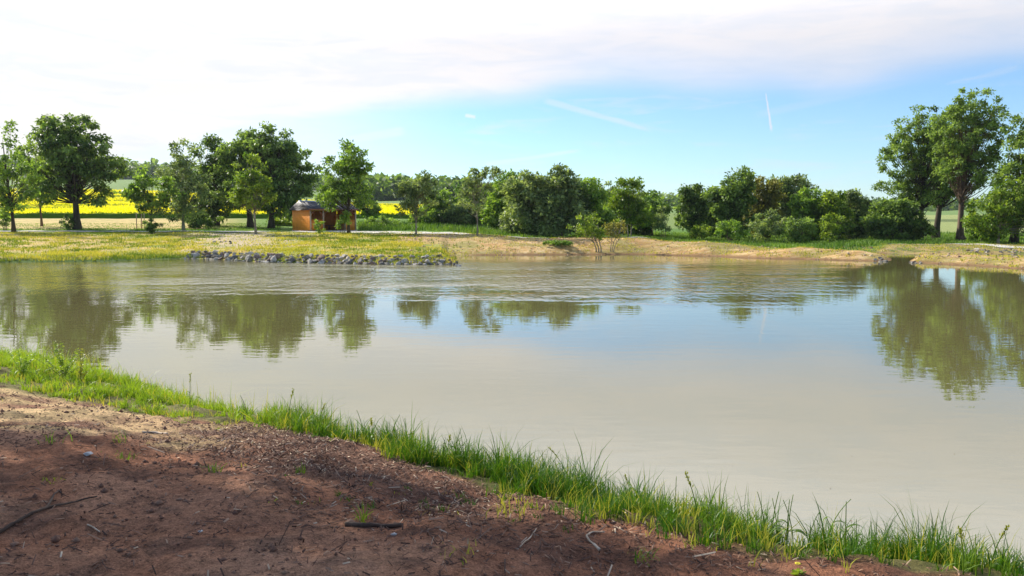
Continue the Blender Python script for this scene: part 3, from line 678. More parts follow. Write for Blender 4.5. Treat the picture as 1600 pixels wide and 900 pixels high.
T('bushy_tree', 'yellow-green spreading tree under the right edge tree', 'tree', 1560, 68, blobs=[(1560, 325, 40, 24), (1580, 300, 26, 22), (1545, 350, 34, 18), (1600, 340, 30, 24)], nclump=110, per=70, cr=.5, L=.27, leaf='leaf_light', bark='bark_pale', r=.1,
  seed=42, group=GB, tintb=-.2)
shrub('low green shrub just right of the straight poplar trunk', 1530, 71, [(1530, 362, 22, 18), (1520, 345, 14, 16)], 'leaf_mid', 43, 40, 80, .42, .22, group=None, tintb=.1)
# shore willow
T('shore_willow', 'sparse leaning willow with bare splayed stems at the waterline', 'tree', 936, 57.6, blobs=[(915, 350, 26, 18), (930, 365, 20, 8)], nclump=34, per=42, cr=.32, L=.17, leaf='leaf_light', bark='bark_pale', r=.055, seed=44, stems=3, bare=16,
  group=None, trunk_top=.7)
T('shore_willow', 'little yellowish willow bush on bent bare stems, right of the larger shore willow', 'tree', 956, 57.8, blobs=[(962, 357, 16, 12)], nclump=18, per=40, cr=.28, L=.15, leaf='leaf_bronze', bark='bark_pale', r=.04, seed=45, stems=3, bare=16, lean=.25,
  group=None, trunk_top=.8, tintb=.3)
shrub('green tuft of rushes and weeds on the shore left of the willow', 868, 58.4, [(868, 383, 20, 5), (885, 388, 16, 4)], 'leaf_mid', 46, 26, 70, .2, .14, group=None, name='weed_clump', r=.015)
shrub('small leafy sapling in front of the hut corner', 500, 71, [(500, 352, 7, 12)], 'leaf_mid', 47, 9, 50, .2, .16, group=None, r=.02, tintb=.2)
shrub('leafy bush at the foot of the tree before the hut', 536, 72.4, [(536, 345, 10, 18)], 'leaf_mid', 48, 16, 70, .26, .18, group=None, tintb=.25)
shrub('dark small bush at the left of the thick trunk of the big dense tree', 108, 83.5, [(110, 346, 10, 12)], 'leaf_dark', 49, 12, 70, .3, .2, group=None)
shrub('small bush behind the foot of the leftmost tree', 8, 80, [(8, 340, 14, 12)], 'leaf_dark', 50, 14, 70, .35, .2, group=None)
shrub('low bushes left of the hut wall, under the domed trees', 445, 94, [(445, 345, 24, 12)], 'leaf_light', 51, 30, 80, .4, .24, group=None)
shrub('dark undergrowth at the foot of the feathery tree', 312, 86, [(318, 345, 26, 12)], 'leaf_dark', 52, 30, 80, .4, .24, group=None)
shrub('wide weedy thicket beside the path, right of the hut', 606, 88, [(600, 348, 34, 9)], 'leaf_mid', 53, 36, 80, .35, .2, group=None, tintb=.2)

# ------------------------------------------------------------------ grass, crops, far wood (uncountable: stuff)
def blades(rng, X, Y, Hh, Wd, tint, bend=.35, z0=None, mat='grass'):
    n = len(X); Z = (ground(X, Y) if z0 is None else z0) - .01
    a = rng.uniform(0, 2 * math.pi, n); dx, dy = np.cos(a), np.sin(a); b_ = rng.uniform(.05, 1, n) * bend
    fa = rng.uniform(0, 2 * math.pi, n); sx, sy = np.cos(fa), np.sin(fa)
    out_ = []
    for t, w in ((0, 1), (.38, .9), (.72, .6)):
        cx = X + dx * b_ * Hh * t * t; cy = Y + dy * b_ * Hh * t * t; cz = Z + Hh * t * (1 - .25 * b_ * t)
        for sg in (-1, 1): out_.append(np.stack([cx + sg * sx * Wd * w * .5, cy + sg * sy * Wd * w * .5, cz], -1))
    out_.append(np.stack([X + dx * b_ * Hh, Y + dy * b_ * Hh, Z + Hh * (1 - .35 * b_)], -1))
    V_ = np.stack(out_, 1).reshape(-1, 3); base = (np.arange(n) * 7)[:, None]
    Tq = np.concatenate([base + np.array([[0, 1, 3]]), base + np.array([[0, 3, 2]]), base + np.array([[2, 3, 5]]), base + np.array([[2, 5, 4]]), base + np.array([[4, 5, 6]])])
    return V_, Tq, np.repeat(tint, 7)


def stuff(name, label, cat, V_, F_, tt, mat):
    return tag(obj(name, np_mesh(name, V_, F_, mat, False, {'tint': tt})), label, cat, kind='stuff')


rng = np.random.default_rng(5)
# near bank grass: tufts, each a spray of blades
def fringe(n_t, per, seed, dens_k=1.0, hk=1.0, tall_p=.03, edge=0.0):
    g_ = np.random.default_rng(seed); X = g_.uniform(-14, 6.5, n_t); Y = g_.uniform(2.2, 17, n_t); d = shore_d(X, Y); yg_ = np.interp(X, NEAR_G[:, 0], NEAR_G[:, 1])
    nb = fbm(X * 1.7, Y * 1.7, 22, 4); nc = fbm(X * 2.3, Y * 2.3, 31, 3); e_ = Y - yg_ + (nb - .5) * 2.2 + edge
    dens = sstep(e_, -.35, .55) * sstep(d, -.25, .0) * (.05 + .95 * sstep(nc, .36, .56)) * dens_k
    dens = dens + (.035 * sstep(e_, -1.7, -.3) * sstep(nc, .48, .62) + .10 * np.exp(-((X + .45) / .9) ** 2 - ((Y - 5.15) / .38) ** 2)) * (d > 0)
    k = g_.random(n_t) < dens; X, Y, d, nc, e_ = X[k], Y[k], d[k], nc[k], e_[k]; m = len(X)
    wet = sstep(d, 1.1, .1); left_ = sstep(X, -1.6, -3.6)
    H_ = (.205 - .085 * left_) * (.45 + 1.1 * nc) * np.exp(g_.normal(size=m) * .28) * (.25 + .75 * sstep(e_, -.7, .9)) + .10 * wet * g_.random(m) ** 2
    T_ = np.clip(.22 + .5 * left_ + 1.1 * (fbm(X * .9, Y * .9, 41, 3) - .5) + g_.normal(size=m) * .16 - .14 * wet - .22 * sstep(X, -1.5, .5), 0, 1)
    k = np.repeat(np.arange(m), per); n = len(k); an = g_.uniform(0, 6.28, n); rd = g_.random(n) ** .7 * (.025 + .045 * g_.random(m)[k])
    x, y = X[k] + np.cos(an) * rd, Y[k] + np.sin(an) * rd; hh = H_[k] * g_.uniform(.45, 1.15, n)
    tall = g_.random(n) < tall_p / per * 6 * wet[k]; hh = np.where(tall, g_.uniform(.26, .46, n), np.maximum(hh, .03)) * hk
    return blades(g_, x, y, hh, g_.uniform(.0035, .0085, n) * (1 + .25 * (y - 5) / 6), np.clip(T_[k] + g_.normal(size=n) * .13, 0, 1), .85)


V_, F_, tt = fringe(68000, 14, 501); stuff('grass', 'lush green grass fringe along the near waterline', 'grass', V_, F_, tt, M['grass'])
V_, F_, tt = fringe(30000, 4, 502, .8, .95, .10, .4); stuff('dead_grass', 'dead straw blades mixed into the green fringe on the near bank', 'grass', V_, F_, tt * .5 + .5, M['drygrass'])

# far bank turf
n = 110000
uu = rng.uniform(-80, 800, n); DD = rng.uniform(44, 77, n); X = (uu - 800) / FPX * DD; Z = ground(X, DD)
nb = fbm(X * .9, DD * .9, 61, 4); rp = sstep(uu + (fbm(X * 1.7, DD * 1.7, 22, 4) - .5) * 160, 290, 340) * sstep(uu + (fbm(X * 1.7, DD * 1.7, 22, 4) - .5) * 160, 500, 390) * sstep(DD, 53, 57)
keep = (Z > .02) & (rng.random(n) < .1 + .8 * sstep(nb, .42, .6) + .5 * (Z < .3)); keep &= rng.random(n) > rp * .85
keep &= ~((uu > 660) & (DD > 56) & (rng.random(n) < .85)); keep &= ~((DD > 75.5) & (rng.random(n) < .98))
X, DD, Z, nb, uu = X[keep], DD[keep], Z[keep], nb[keep], uu[keep]
shr = sstep(Z, .35, .1) * (uu < 300)
V_, F_, tt = blades(rng, X, DD, rng.uniform(.07, .22, len(X)) * (1 + .4 * shr), rng.uniform(.03, .07, len(X)), np.clip(.55 + (fbm(X * .35, DD * .5, 67, 4) - .5) * 3.4 + rng.normal(size=len(X)) * .25 - .7 * shr, 0, 1), .9, Z)
stuff('turf', 'straw-coloured and yellow-green turf on the far bank', 'grass', V_, F_, tt, M['drygrass'])
# weeds on the dam and the right-hand banks
n = 60000
uu = rng.uniform(800, 1720, n); DD = rng.uniform(40, 67, n); X = (uu - 800) / FPX * DD; Z = ground(X, DD); nb = fbm(X * .9, DD * .9, 63, 4)
keep = (Z > .06) & (rng.random(n) < .1 + .8 * sstep(nb, .52, .66)); X, DD, Z, nb = X[keep], DD[keep], Z[keep], nb[keep]
V_, F_, tt = blades(rng, X, DD, rng.uniform(.05, .16, len(X)), rng.uniform(.03, .07, len(X)), np.clip(.7 + rng.normal(size=len(X)) * .3, 0, 1), .9, Z)
stuff('dry_weeds', 'sparse dry weeds on the tan dirt dam', 'weeds', V_, F_, tt, M['drygrass'])
# tall green grass behind the path and the dam
n = 150000
uu = rng.uniform(-60, 1700, n); DD = rng.uniform(60, 100, n); X = (uu - 800) / FPX * DD; Z = ground(X, DD); nb = fbm(X * .35, DD * .35, 65, 4)
cr_ = np.interp(uu, [-60, 690, 760, 870, 1000, 1100, 1250, 1345, 1400, 1700], [81, 80, 70, 65.5, 65, 62.5, 57, 60, 67.8, 67.8])
hi = np.where(uu > 560, sstep(DD, cr_ + 0, cr_ + 3) * np.where(uu > 790, .28, .6) + .12, .14); hi = np.where((uu < 430) & (DD > 86), .1, hi)
keep = (DD > cr_) & (Z > .05) & (rng.random(n) < .3 + sstep(nb, .35, .6)) & ~((uu < 330) & (DD > 87) & (rng.random(n) < .7)) & ~((uu > 440) & (uu < 560) & (DD < 92))
X, DD, Z, nb, hi = X[keep], DD[keep], Z[keep], nb[keep], hi[keep]
V_, F_, tt = blades(rng, X, DD, hi * rng.uniform(.5, 1.2, len(X)), rng.uniform(.04, .09, len(X)), np.clip(.45 + (nb - .5) * 2.6 + rng.normal(size=len(X)) * .2, 0, 1), .6, Z)
stuff('tall_grass', 'tall green meadow grass behind the path and the dam', 'grass', V_, F_, tt, M['tallgrass'])

# rapeseed: a closed block of crop, flowers on top
fx = np.linspace(-150, -9, 150); fy = np.concatenate([[121, 121.3], np.linspace(122.5, 246, 90)])
FX, FY = np.meshgrid(fx, fy); FZ = ground(FX, FY, False) + .62 + (fbm(FX * .5, FY * .5, 71, 4) - .5) * .45; FZ[0] = ground(FX[0], FY[0], False) - .05
ii = np.arange(FX.size).reshape(FX.shape); Q = np.stack([ii[:-1, :-1], ii[:-1, 1:], ii[1:, 1:], ii[1:, :-1]], -1).reshape(-1, 4)
tfield = np.clip(.25 + 1.3 * sstep(fbm(FX * .06, FY * .25, 73, 4), .3, .5), 0, 1); tfield[:3] = .0
Vt = np.stack([FX.ravel(), FY.ravel(), FZ.ravel()], -1)
n = 60000; X = rng.uniform(-150, -9, n); Y = 121.5 + 124 * rng.random(n) ** 1.4; Z = ground(X, Y, False) + .6 + (fbm(X * .5, Y * .5, 71, 4) - .5) * .45
tb_ = np.where(Y < 123.5, 0.1, .25 + 1.3 * sstep(fbm(X * .06, Y * .25, 73, 4), .3, .5)) + rng.normal(size=n) * .2
Vl, Fl, tl = leaves_np(rng, np.stack([X, Y, Z], -1), np.clip(tb_, 0, 1), .32, -.3)
me = np_mesh('rapeseed_field', np.vstack([Vt, Vl]), np.vstack([Q, Fl + len(Vt)]), M['rape'], False, {'tint': np.concatenate([tfield.ravel(), tl])})
tag(obj('rapeseed_field', me), 'bright yellow rapeseed in bloom beyond the left-hand trees', 'crop field', kind='stuff')

# far wood on the ridge: conifer and broadleaf crowns
def far_wood(name, label, u0, u1, d0, d1, count, hh, seed, leaf):
    r_ = np.random.default_rng(seed); U_ = r_.uniform(u0, u1, count); Dd = r_.uniform(d0, d1, count); Xc = (U_ - 800) / FPX * Dd; Zc = ground(Xc, Dd, False)
    H_ = hh * r_.uniform(.7, 1.25, count); per = 34; k_ = np.repeat(np.arange(count), per); t = r_.random(count * per)
    an = r_.uniform(0, 6.28, count * per); conif = r_.random(count) < .5
    rad = np.where(conif[k_], (1 - t) * .32 + .04, np.sin(np.pi * (t * .85 + .1)) * .42) * H_[k_] * r_.uniform(.5, 1, count * per)
    C = np.stack([Xc[k_] + rad * np.cos(an), Dd[k_] + rad * np.sin(an), Zc[k_] + H_[k_] * t], -1)
    V2, F2, t2 = leaves_np(r_, C, np.clip(r_.uniform(0, .8, count)[k_] + r_.normal(size=len(k_)) * .1, 0, 1), hh * .34, .0, aspect=.8)
    stuff(name, label, 'far wood', V2, F2, t2, M[leaf])


far_wood('wooded_ridge', 'dark woods covering the ridge on the left horizon', -150, 760, 560, 860, 2600, 9, 81, 'leaf_dark')
far_wood('wooded_hillside', 'nearer wooded slope above the strip of green field behind the hut', 560, 740, 330, 480, 420, 8.5, 82, 'leaf_dark')
far_wood('wooded_skyline', 'low dark wood on the horizon behind the middle and right', 760, 1800, 480, 800, 2000, 8, 83, 'leaf_dark')

# near-ground litter
n = 190000
X = rng.uniform(-7, 3.5, n); Y = rng.uniform(2.9, 10, n); d = shore_d(X, Y); yg_ = np.interp(X, NEAR_G[:, 0], NEAR_G[:, 1]); nn_ = fbm(X * 1.2, Y * 1.2, 91, 4)
cl = np.exp(-((X + 1.6 - .0) / 1.7) ** 2 - ((Y - (yg_ - .75)) / .85) ** 2)
dens = (.06 + 1.1 * cl) * (Y < yg_ + .2) * (.4 + .9 * sstep(nn_, .4, .6)); dens = dens * (1 - .75 * sstep(X, -2.2, -3.0) * sstep(Y - yg_, -1.5, -1.2)); keep = rng.random(n) < dens; X, Y, cl = X[keep], Y[keep], cl[keep]; n = len(X)
Z = ground(X, Y) + .004; ln = rng.uniform(.014, .052, n) * (1 + (rng.random(n) < .05) * 1.8); wd = rng.uniform(.003, .009, n); a = rng.uniform(0, math.pi, n)
tlt = rng.normal(size=n) * .38; dxy = np.stack([np.cos(a) * np.cos(tlt), np.sin(a) * np.cos(tlt), np.sin(tlt)], -1) * ln[:, None] / 2; sd = np.stack([-np.sin(a), np.cos(a), rng.normal(size=n) * .4], -1) * wd[:, None] / 2
P0 = np.stack([X, Y, Z + np.abs(np.sin(tlt)) * ln / 2], -1); up = np.array([0, 0, .004])
V_ = np.stack([P0 - dxy - sd, P0 - dxy + sd, P0 + dxy + sd, P0 + dxy - sd, P0 - dxy * .9 + up, P0 + dxy * .9 + up], 1).reshape(-1, 3); base = (np.arange(n) * 6)[:, None]
Tq = np.concatenate([base + np.array([[0, 4, 5]]), base + np.array([[0, 5, 3]]), base + np.array([[1, 2, 5]]), base + np.array([[1, 5, 4]]), base + np.array([[0, 1, 4]]), base + np.array([[2, 3, 5]])])
stuff('leaf_litter', 'bark chips, straw and dead leaves strewn over the brown soil', 'litter', V_, Tq, np.repeat(np.clip(rng.beta(1.3, 2.1, n) + .06 * cl, 0, 1), 6), m_litter)

# crumbs of soil
n = 9000
X = rng.uniform(-6, 3, n); Y = rng.uniform(2.9, 8.5, n); yg_ = np.interp(X, NEAR_G[:, 0], NEAR_G[:, 1]); keep = (Y < yg_) & (fbm(X * 2, Y * 2, 95, 3) > .46); X, Y = X[keep], Y[keep]; n = len(X)
octa = np.array([[1, 0, 0], [-1, 0, 0], [0, 1, 0], [0, -1, 0], [0, 0, 1], [0, 0, -1.]]); of = np.array([[0, 2, 4], [2, 1, 4], [1, 3, 4], [3, 0, 4], [2, 0, 5], [1, 2, 5], [3, 1, 5], [0, 3, 5]])
sz = rng.uniform(.004, .016, n) * (1 + 1.2 * (rng.random(n) < .05)); V_ = (octa[None] * rng.uniform(.5, 1.2, (n, 6, 1)) * sz[:, None, None]); V_[:, :, 2] *= .7
V_ = (V_ + np.stack([X, Y, ground(X, Y) + sz * .2], -1)[:, None]).reshape(-1, 3)
stuff('soil_crumbs', 'small crumbs and clods of red-brown soil', 'soil', V_, (of[None] + (np.arange(n) * 6)[:, None, None]).reshape(-1, 3), np.repeat(rng.uniform(.35, .62, n), 6), m_litter)

n = 9000
uu = rng.uniform(640, 1720, n); DD = rng.uniform(40, 68, n); X = (uu - 800) / FPX * DD; Z = ground(X, DD); keep = (Z > .0) & (fbm(X * .8, DD * .8, 97, 3) > .44); X, DD, Z = X[keep], DD[keep], Z[keep]; n = len(X)
sz = rng.uniform(.02, .075, n) * (1 + 1.3 * (rng.random(n) < .04)); V_ = octa[None] * rng.uniform(.5, 1.2, (n, 6, 1)) * sz[:, None, None]; V_[:, :, 2] *= .7
V_ = (V_ + np.stack([X, DD, Z + sz * .2], -1)[:, None]).reshape(-1, 3)
stuff('dirt_clods', 'clods and small stones on the bare dirt dam', 'soil', V_, (of[None] + (np.arange(n) * 6)[:, None, None]).reshape(-1, 3), np.repeat(rng.uniform(.62, .95, n), 6), m_litter)
n = 260; X = rng.uniform(-9, 9, n); Y = rng.uniform(6, 26, n) ; keep = shore_d(X, Y) < -.15; X, Y = X[keep], Y[keep]; n = len(X)
V2, F2, t2 = leaves_np(rng, np.stack([X, Y, np.full(n, .004)], -1), rng.uniform(0, .5, n), .022, 0, .4); V2[:, 2] = .004 + np.abs(V2[:, 2] - .004) * .3
stuff('floating_bits', 'tiny bits of leaf and seed afloat on the calm water', 'debris', V2, F2, t2, m_litter)

# ------------------------------------------------------------------ hut
LH, DH, EV, RG, BS = 5.1, 4.1, 2.0, 2.75, .0          # front length, depth, eave, ridge
hc = at(507, 82); hut = empty('wooden_hut', (hc.x, hc.y, hc.z + .05), R(40))
tag(hut, 'orange timber shelter with a dark pitched roof and open front under the domed trees', 'hut')


def boards(mb, x0, x1, y, z0, ztop, axis='x', th=.03, bw_=.16):
    k = int(round((x1 - x0) / bw_)); w = (x1 - x0) / k
    for i in range(k):
        c = x0 + (i + .5) * w; t_ = th + (.012 if i % 2 else 0); za = ztop(c - w / 2); zb = ztop(c + w / 2)
        a_, b2 = c - w / 2 + .004, c + w / 2 - .004
        V8 = [(a_, y - t_ / 2, z0), (b2, y - t_ / 2, z0), (b2, y + t_ / 2, z0), (a_, y + t_ / 2, z0), (a_, y - t_ / 2, za), (b2, y - t_ / 2, zb), (b2, y + t_ / 2, zb), (a_, y + t_ / 2, za)]
        V8 = np.array(V8)
        if axis == 'y': V8 = np.stack([V8[:, 1], V8[:, 0], V8[:, 2]], -1)
        mb.add(V8, [[0, 3, 2, 1], [4, 5, 6, 7], [0, 1, 5, 4], [1, 2, 6, 5], [2, 3, 7, 6], [3, 0, 4, 7]])


gab = lambda y: EV + (RG - EV) * (1 - abs(y) / (DH / 2)) - .03
for sx, lb in ((-1, 'gable wall facing the left'), (1, None)):
    w_ = MB(); boards(w_, -DH / 2 + .06, DH / 2 - .06, sx * (LH / 2 - .02), -.05, gab, 'y'); o = w_.build('wall', M['wood_orange'], hut)
w_ = MB(); boards(w_, -LH / 2 + .06, LH / 2 - .06, DH / 2 - .03, -.05, lambda x: EV); w_.build('wall', M['wood_orange'], hut)
# horizontal trim on the gable
tr_ = MB(); tr_.box((-LH / 2 - .03, 0, EV + .02), (.03, DH - .1, .12)); tr_.build('trim', M['wood_orange'], hut)
fy_ = -DH / 2 + .06; px_ = [-LH / 2 + .07, -LH / 2 + 1.45, LH / 2 - 1.25, LH / 2 - .07]
for x in px_:
    q_ = MB(); q_.box((x, fy_, EV / 2 - .03), (.13, .13, EV + .04)); q_.build('post', M['wood_pale'], hut)
    for sg in (-1, 1):
        if abs(x + sg * .5) < LH / 2:
            q_ = MB(); c45 = math.cos(R(45)); s45 = sg * math.sin(R(45)); q_.box((x + sg * .24, fy_, EV - .28), (.62, .07, .07), [[c45, 0, -s45], [0, 1, 0], [s45, 0, c45]]); q_.build('brace', M['wood_red'], hut)
for a_, b2 in ((px_[0] + .07, px_[1] - .07), (px_[2] + .07, px_[3] - .07)):
    q_ = MB(); boards(q_, a_, b2, fy_, -.03, lambda x: .98, 'x', .03, .14); q_.box(((a_ + b2) / 2, fy_, 1.01), (b2 - a_, .14, .05)); q_.build('half_wall', M['wood_orange'], hut)
q_ = MB(); q_.box((0, fy_, EV + .06), (LH, .14, .14)); q_.build('beam', M['wood_red'], hut)
q_ = MB(); q_.box((0, 0, -.1), (LH + .1, DH + .1, .12)); q_.build('floor', M['path'], hut)
q_ = MB(); q_.box((0, DH / 2 - .4, .45), (LH - .6, .4, .05))
for sx in (-1, 0, 1): q_.box((sx * 1.4, DH / 2 - .4, .21), (.06, .34, .43))
q_.build('bench', M['wood_red'], hut)
ov = .22; hy = DH / 2 + ov; slope = (RG - EV) / (DH / 2); zr, ze = RG + .16, RG + .16 - slope * hy
rf = MB(); rf.prism([(-hy, ze), (0, zr), (hy, ze), (hy, ze - .07), (0, zr - .07), (-hy, ze - .07)], 'x', -LH / 2 - .16, LH / 2 + .2)
for k_ in range(15):                                                     # standing ribs
    x = -LH / 2 - .12 + k_ * (LH + .28) / 14
    for sg in (-1, 1):
        rf.prism([(0, zr + .002), (sg * hy, ze + .002), (sg * hy, ze + .035), (0, zr + .035)], 'x', x - .02, x + .02)
rfo = rf.build('roof', M['roof'], hut)
q_ = MB(); q_.prism([(-.16, zr - .03), (0, zr + .06), (.16, zr - .03), (.16, zr - .045), (0, zr + .04), (-.16, zr - .045)], 'x', -LH / 2 - .18, LH / 2 + .22); q_.build('ridge_cap', M['metal'], rfo)
for sx in (-1, 1):
    q_ = MB(); xx_ = sx * (LH / 2 + (.175 if sx < 0 else .215)); q_.prism([(-hy, ze - .1), (0, zr - .1), (hy, ze - .1), (hy, ze + .02), (0, zr + .02), (-hy, ze + .02)], 'x', xx_ - .014, xx_ + .014); q_.build('bargeboard', M['roof'], rfo)
q_ = MB(); q_.box((0, -hy - .02, ze - .03), (LH + .3, .03, .12)); q_.build('fascia', M['wood_red'], rfo)

# two bank trees just left of the frame: they throw the shade that lies on the brown soil
for (tx, ty, hh, rr2, sd, lb_) in ((-9.3, 8.9, 7.7, 2.4, 91, 'bank tree just outside the left edge whose shade covers the brown soil'),
                                   (-13.7, 13.2, 11.0, 2.4, 92, 'taller bank tree outside the left edge, beside the water')):
    tu = 800 + FPX * tx / ty; sc2 = ty / FPX; vv = lambda hgt: 343 - (hgt + gz(tx, ty) - CAMZ) / sc2
    T('bank_tree', lb_, 'tree', tu, ty, blobs=[(tu, vv(hh), rr2 / sc2, rr2 * .95 / sc2), (tu - 40, vv(hh + .9), rr2 * .8 / sc2, rr2 * .7 / sc2)], nclump=70, per=70, cr=.62, L=.20,
      leaf='leaf_mid', bark='bark_brown', r=.2, seed=sd)

# tree stakes
for i, (su, dz) in enumerate(((214, 1.75), (222, 1.6), (226, 1.75))):
    p_ = at(su, 87 + (i == 1) * .6); q_ = MB(); q_.tube([(0, 0, -.1), (0, 0, dz * .5), (.02, 0, dz)], [.055, .05, .045], 8)
    tag(q_.build('stake', M['wood_pale'], None, p_), ['leftmost of the three wooden tree stakes left of the dark conical bush', 'middle wooden stake, thickest, left of the dark conical bush',
        'right of the three wooden tree stakes, nearest the dark conical bush'][i], 'stake', 'stakes round a newly planted tree')
shrub('newly planted sapling between the wooden stakes', 221, 87.4, [(221, 318, 10, 14)], 'leaf_mid', 54, 10, 50, .3, .2, group=None, r=.02, stems=1, tintb=.2)

# ------------------------------------------------------------------ rocks
def rock_mesh(seed, mat):
    import bmesh
    r_ = np.random.default_rng(seed); bm = bmesh.new(); bmesh.ops.create_icosphere(bm, subdivisions=2, radius=1)
    pl = unit(r_.normal(size=(9, 3))); dd = r_.uniform(.38, .72, 9)
    for v in bm.verts:
        c = np.array(v.co)
        for k_ in range(9):
            e2 = c @ pl[k_] - dd[k_]
            if e2 > 0: c = c - pl[k_] * e2
        v.co = c + r_.normal(size=3) * .02
    m_ = bpy.data.meshes.new('rock'); bm.to_mesh(m_); bm.free(); m_.materials.append(mat); return m_


rocks = [rock_mesh(200 + i, M[('rock_a', 'rock_b', 'rock_c', 'rock_b', 'rock_a', 'rock_d')[i % 6]]) for i in range(14)]
rr_ = np.random.default_rng(77)


def put_rock(x, y, z, s, label, group, flat=.7):
    o = obj('rock', rocks[rr_.integers(len(rocks))], None, (x, y, z)); o.scale = (s * rr_.uniform(.8, 1.35), s * rr_.uniform(.75, 1.1), s * flat * rr_.uniform(.8, 1.2))
    o.rotation_euler = (rr_.uniform(-.3, .3), rr_.uniform(-.3, .3), rr_.uniform(0, 6.28)); tag(o, label, 'rock', group)


def spit_shore(u_): return np.interp(u_, [285, 300, 450, 600, 690, 712, 718], [51.2, 51.2, 46.4, 44.6, 44.2, 44.0, 44.3])


for row, (off, zz, s0, st) in enumerate(((-.05, .02, .21, .27), (.28, .13, .20, .30), (.6, .26, .19, .32), (.95, .40, .17, .34))):
    uu_ = 290 + row * 4
    Ds_ = np.arange(43, 53.5, .05)
    while uu_ < (718, 714, 706, 690)[row]:
        xs_ = (uu_ - 800) / FPX * Ds_; D0 = Ds_[int(np.argmax(ground(xs_, Ds_) > 0))] + off + rr_.normal() * .08; p_ = at(uu_, D0, 0); s = s0 * rr_.choice([.6, .85, 1.0, 1.15, 1.5])
        if uu_ < 330 and row == 0: s *= .7
        put_rock(p_.x, p_.y, zz + s * .10 - (.04 if row == 0 else .02), s, 'angular stone in the long grey riprap row along the waterline below the hut', 'riprap stones of the long row below the hut')
        uu_ += st * s / s0 * rr_.uniform(.75, 1.15) * FPX / D0
for (u0, u1, d0, d1, cnt, s0, lb, gp) in ((1368, 1386, 47.2, 48.6, 14, .11, 'pale stone in the small heap left of the narrow inlet', 'stones left of the inlet'),
                                         (1422, 1440, 45.6, 47.2, 14, .12, 'grey stone in the small heap right of the narrow inlet', 'stones right of the inlet'),
                                         (1512, 1546, 57.5, 61, 18, .16, 'pale stone lying before the pool below the poplars', 'stones by the pool'),
                                         (1560, 1625, 58.8, 61.5, 30, .17, 'pale stone in the band at the right edge, behind the little pool', 'stones at the right edge'),
                                         (330, 372, 57, 66, 14, .13, 'small grey stone scattered on the gravel ramp above the riprap', 'stones on the ramp')):
    for k_ in range(cnt):
        p_ = at(rr_.uniform(u0, u1), rr_.uniform(d0, d1)); s = s0 * rr_.uniform(.6, 1.3); put_rock(p_.x, p_.y, max(p_.z, 0) + s * .15, s, lb, gp)
p_ = at(1505, 74.2)
q_ = MB(); q_.tube([(0, 0, -.1), (0, 0, .12), (.01, 0, .5), (.02, .02, .62)], [.36, .31, .27, .25], 10); tag(q_.build('tree_stump', M['bark_brown'], None, p_), 'short brown stump at the foot of the tallest poplar', 'stump')

# ------------------------------------------------------------------ foreground sticks, stones and plants
def stick(name, label, cat, branches, mat, loc):
    q2 = MB()
    for pts_, r0, r1 in branches:
        P = []
        for (a_, b2) in pts_:
            w = onpx(a_, b2); P.append((w.x, w.y, w.z))
        P = np.array(P); t = np.linspace(0, len(P) - 1, len(P) * 6)
        P2 = np.stack([np.interp(t, range(len(P)), P[:, j]) for j in range(3)], -1)
        for _ in range(4): P2[1:-1] = (P2[:-2] + 2 * P2[1:-1] + P2[2:]) / 4
        P2[:, 2] = ground(P2[:, 0], P2[:, 1]) * .5 + P2[:, 2] * .5 + r0 * .8
        rad = np.linspace(r0, r1, len(P2)) * (1 + .12 * np.sin(np.arange(len(P2)) * 2.1)); q2.tube(P2 - np.array(loc), rad, 7)
    return tag(q2.build(name, mat, None, loc, True), label, cat)


w = onpx(80, 795); stick('fallen_branch', 'long dark forked branch lying on the brown soil at the left edge', 'branch',
      [([(-40, 848), (0, 834), (40, 810), (72, 796), (110, 788), (152, 778)], .013, .004), ([(72, 796), (78, 788), (84, 774), (92, 767)], .009, .004), ([(92, 767), (97, 773), (108, 777)], .004, .002)], M['stick'], tuple(w))
w = onpx(585, 825); stick('short_stick', 'short thick straight dark stick lying crosswise on the bare soil', 'stick', [([(540, 822), (570, 824), (600, 825), (628, 823)], .014, .012)], M['stick'], tuple(w))
w = onpx(925, 850); stick('bent_twig', 'pale crooked twig near the edge of the grass', 'twig', [([(937, 861), (922, 848), (915, 838), (925, 832), (945, 833)], .008, .004)], M['stick_pale'], tuple(w))
w = onpx(825, 840); stick('thin_twig', 'thin pale straight twig slanting on the soil left of the crooked twig', 'twig', [([(812, 856), (838, 827)], .0045, .003)], M['stick_pale'], tuple(w))
w = onpx(145, 826); stick('thin_twig', 'short pale twig below the forked branch', 'twig', [([(137, 821), (148, 826), (156, 832)], .005, .003)], M['stick_pale'], tuple(w))
w = onpx(245, 676); stick('bleached_stick', 'bleached stick at the edge of the sandy patch', 'stick', [([(222, 676), (245, 677), (262, 679)], .011, .008)], M['stick_pale'], tuple(w))
w = onpx(390, 882)
for lb, (a_, b2), s in (('white stone on the dark soil below the sandy patch', (136, 711), .036), ('small pale pebble on the bare soil right of the forked branch', (312, 831), .015),
                        ('pale pebble under the short thick stick', (614, 836), .02)):
    w = onpx(a_, b2); o = obj('pebble', rocks[1].copy(), None, (w.x, w.y, w.z + s * .25)); o.data.materials[0] = M['stone_white']; o.scale = (s * 1.2, s, s * .6); tag(o, lb, 'pebble')


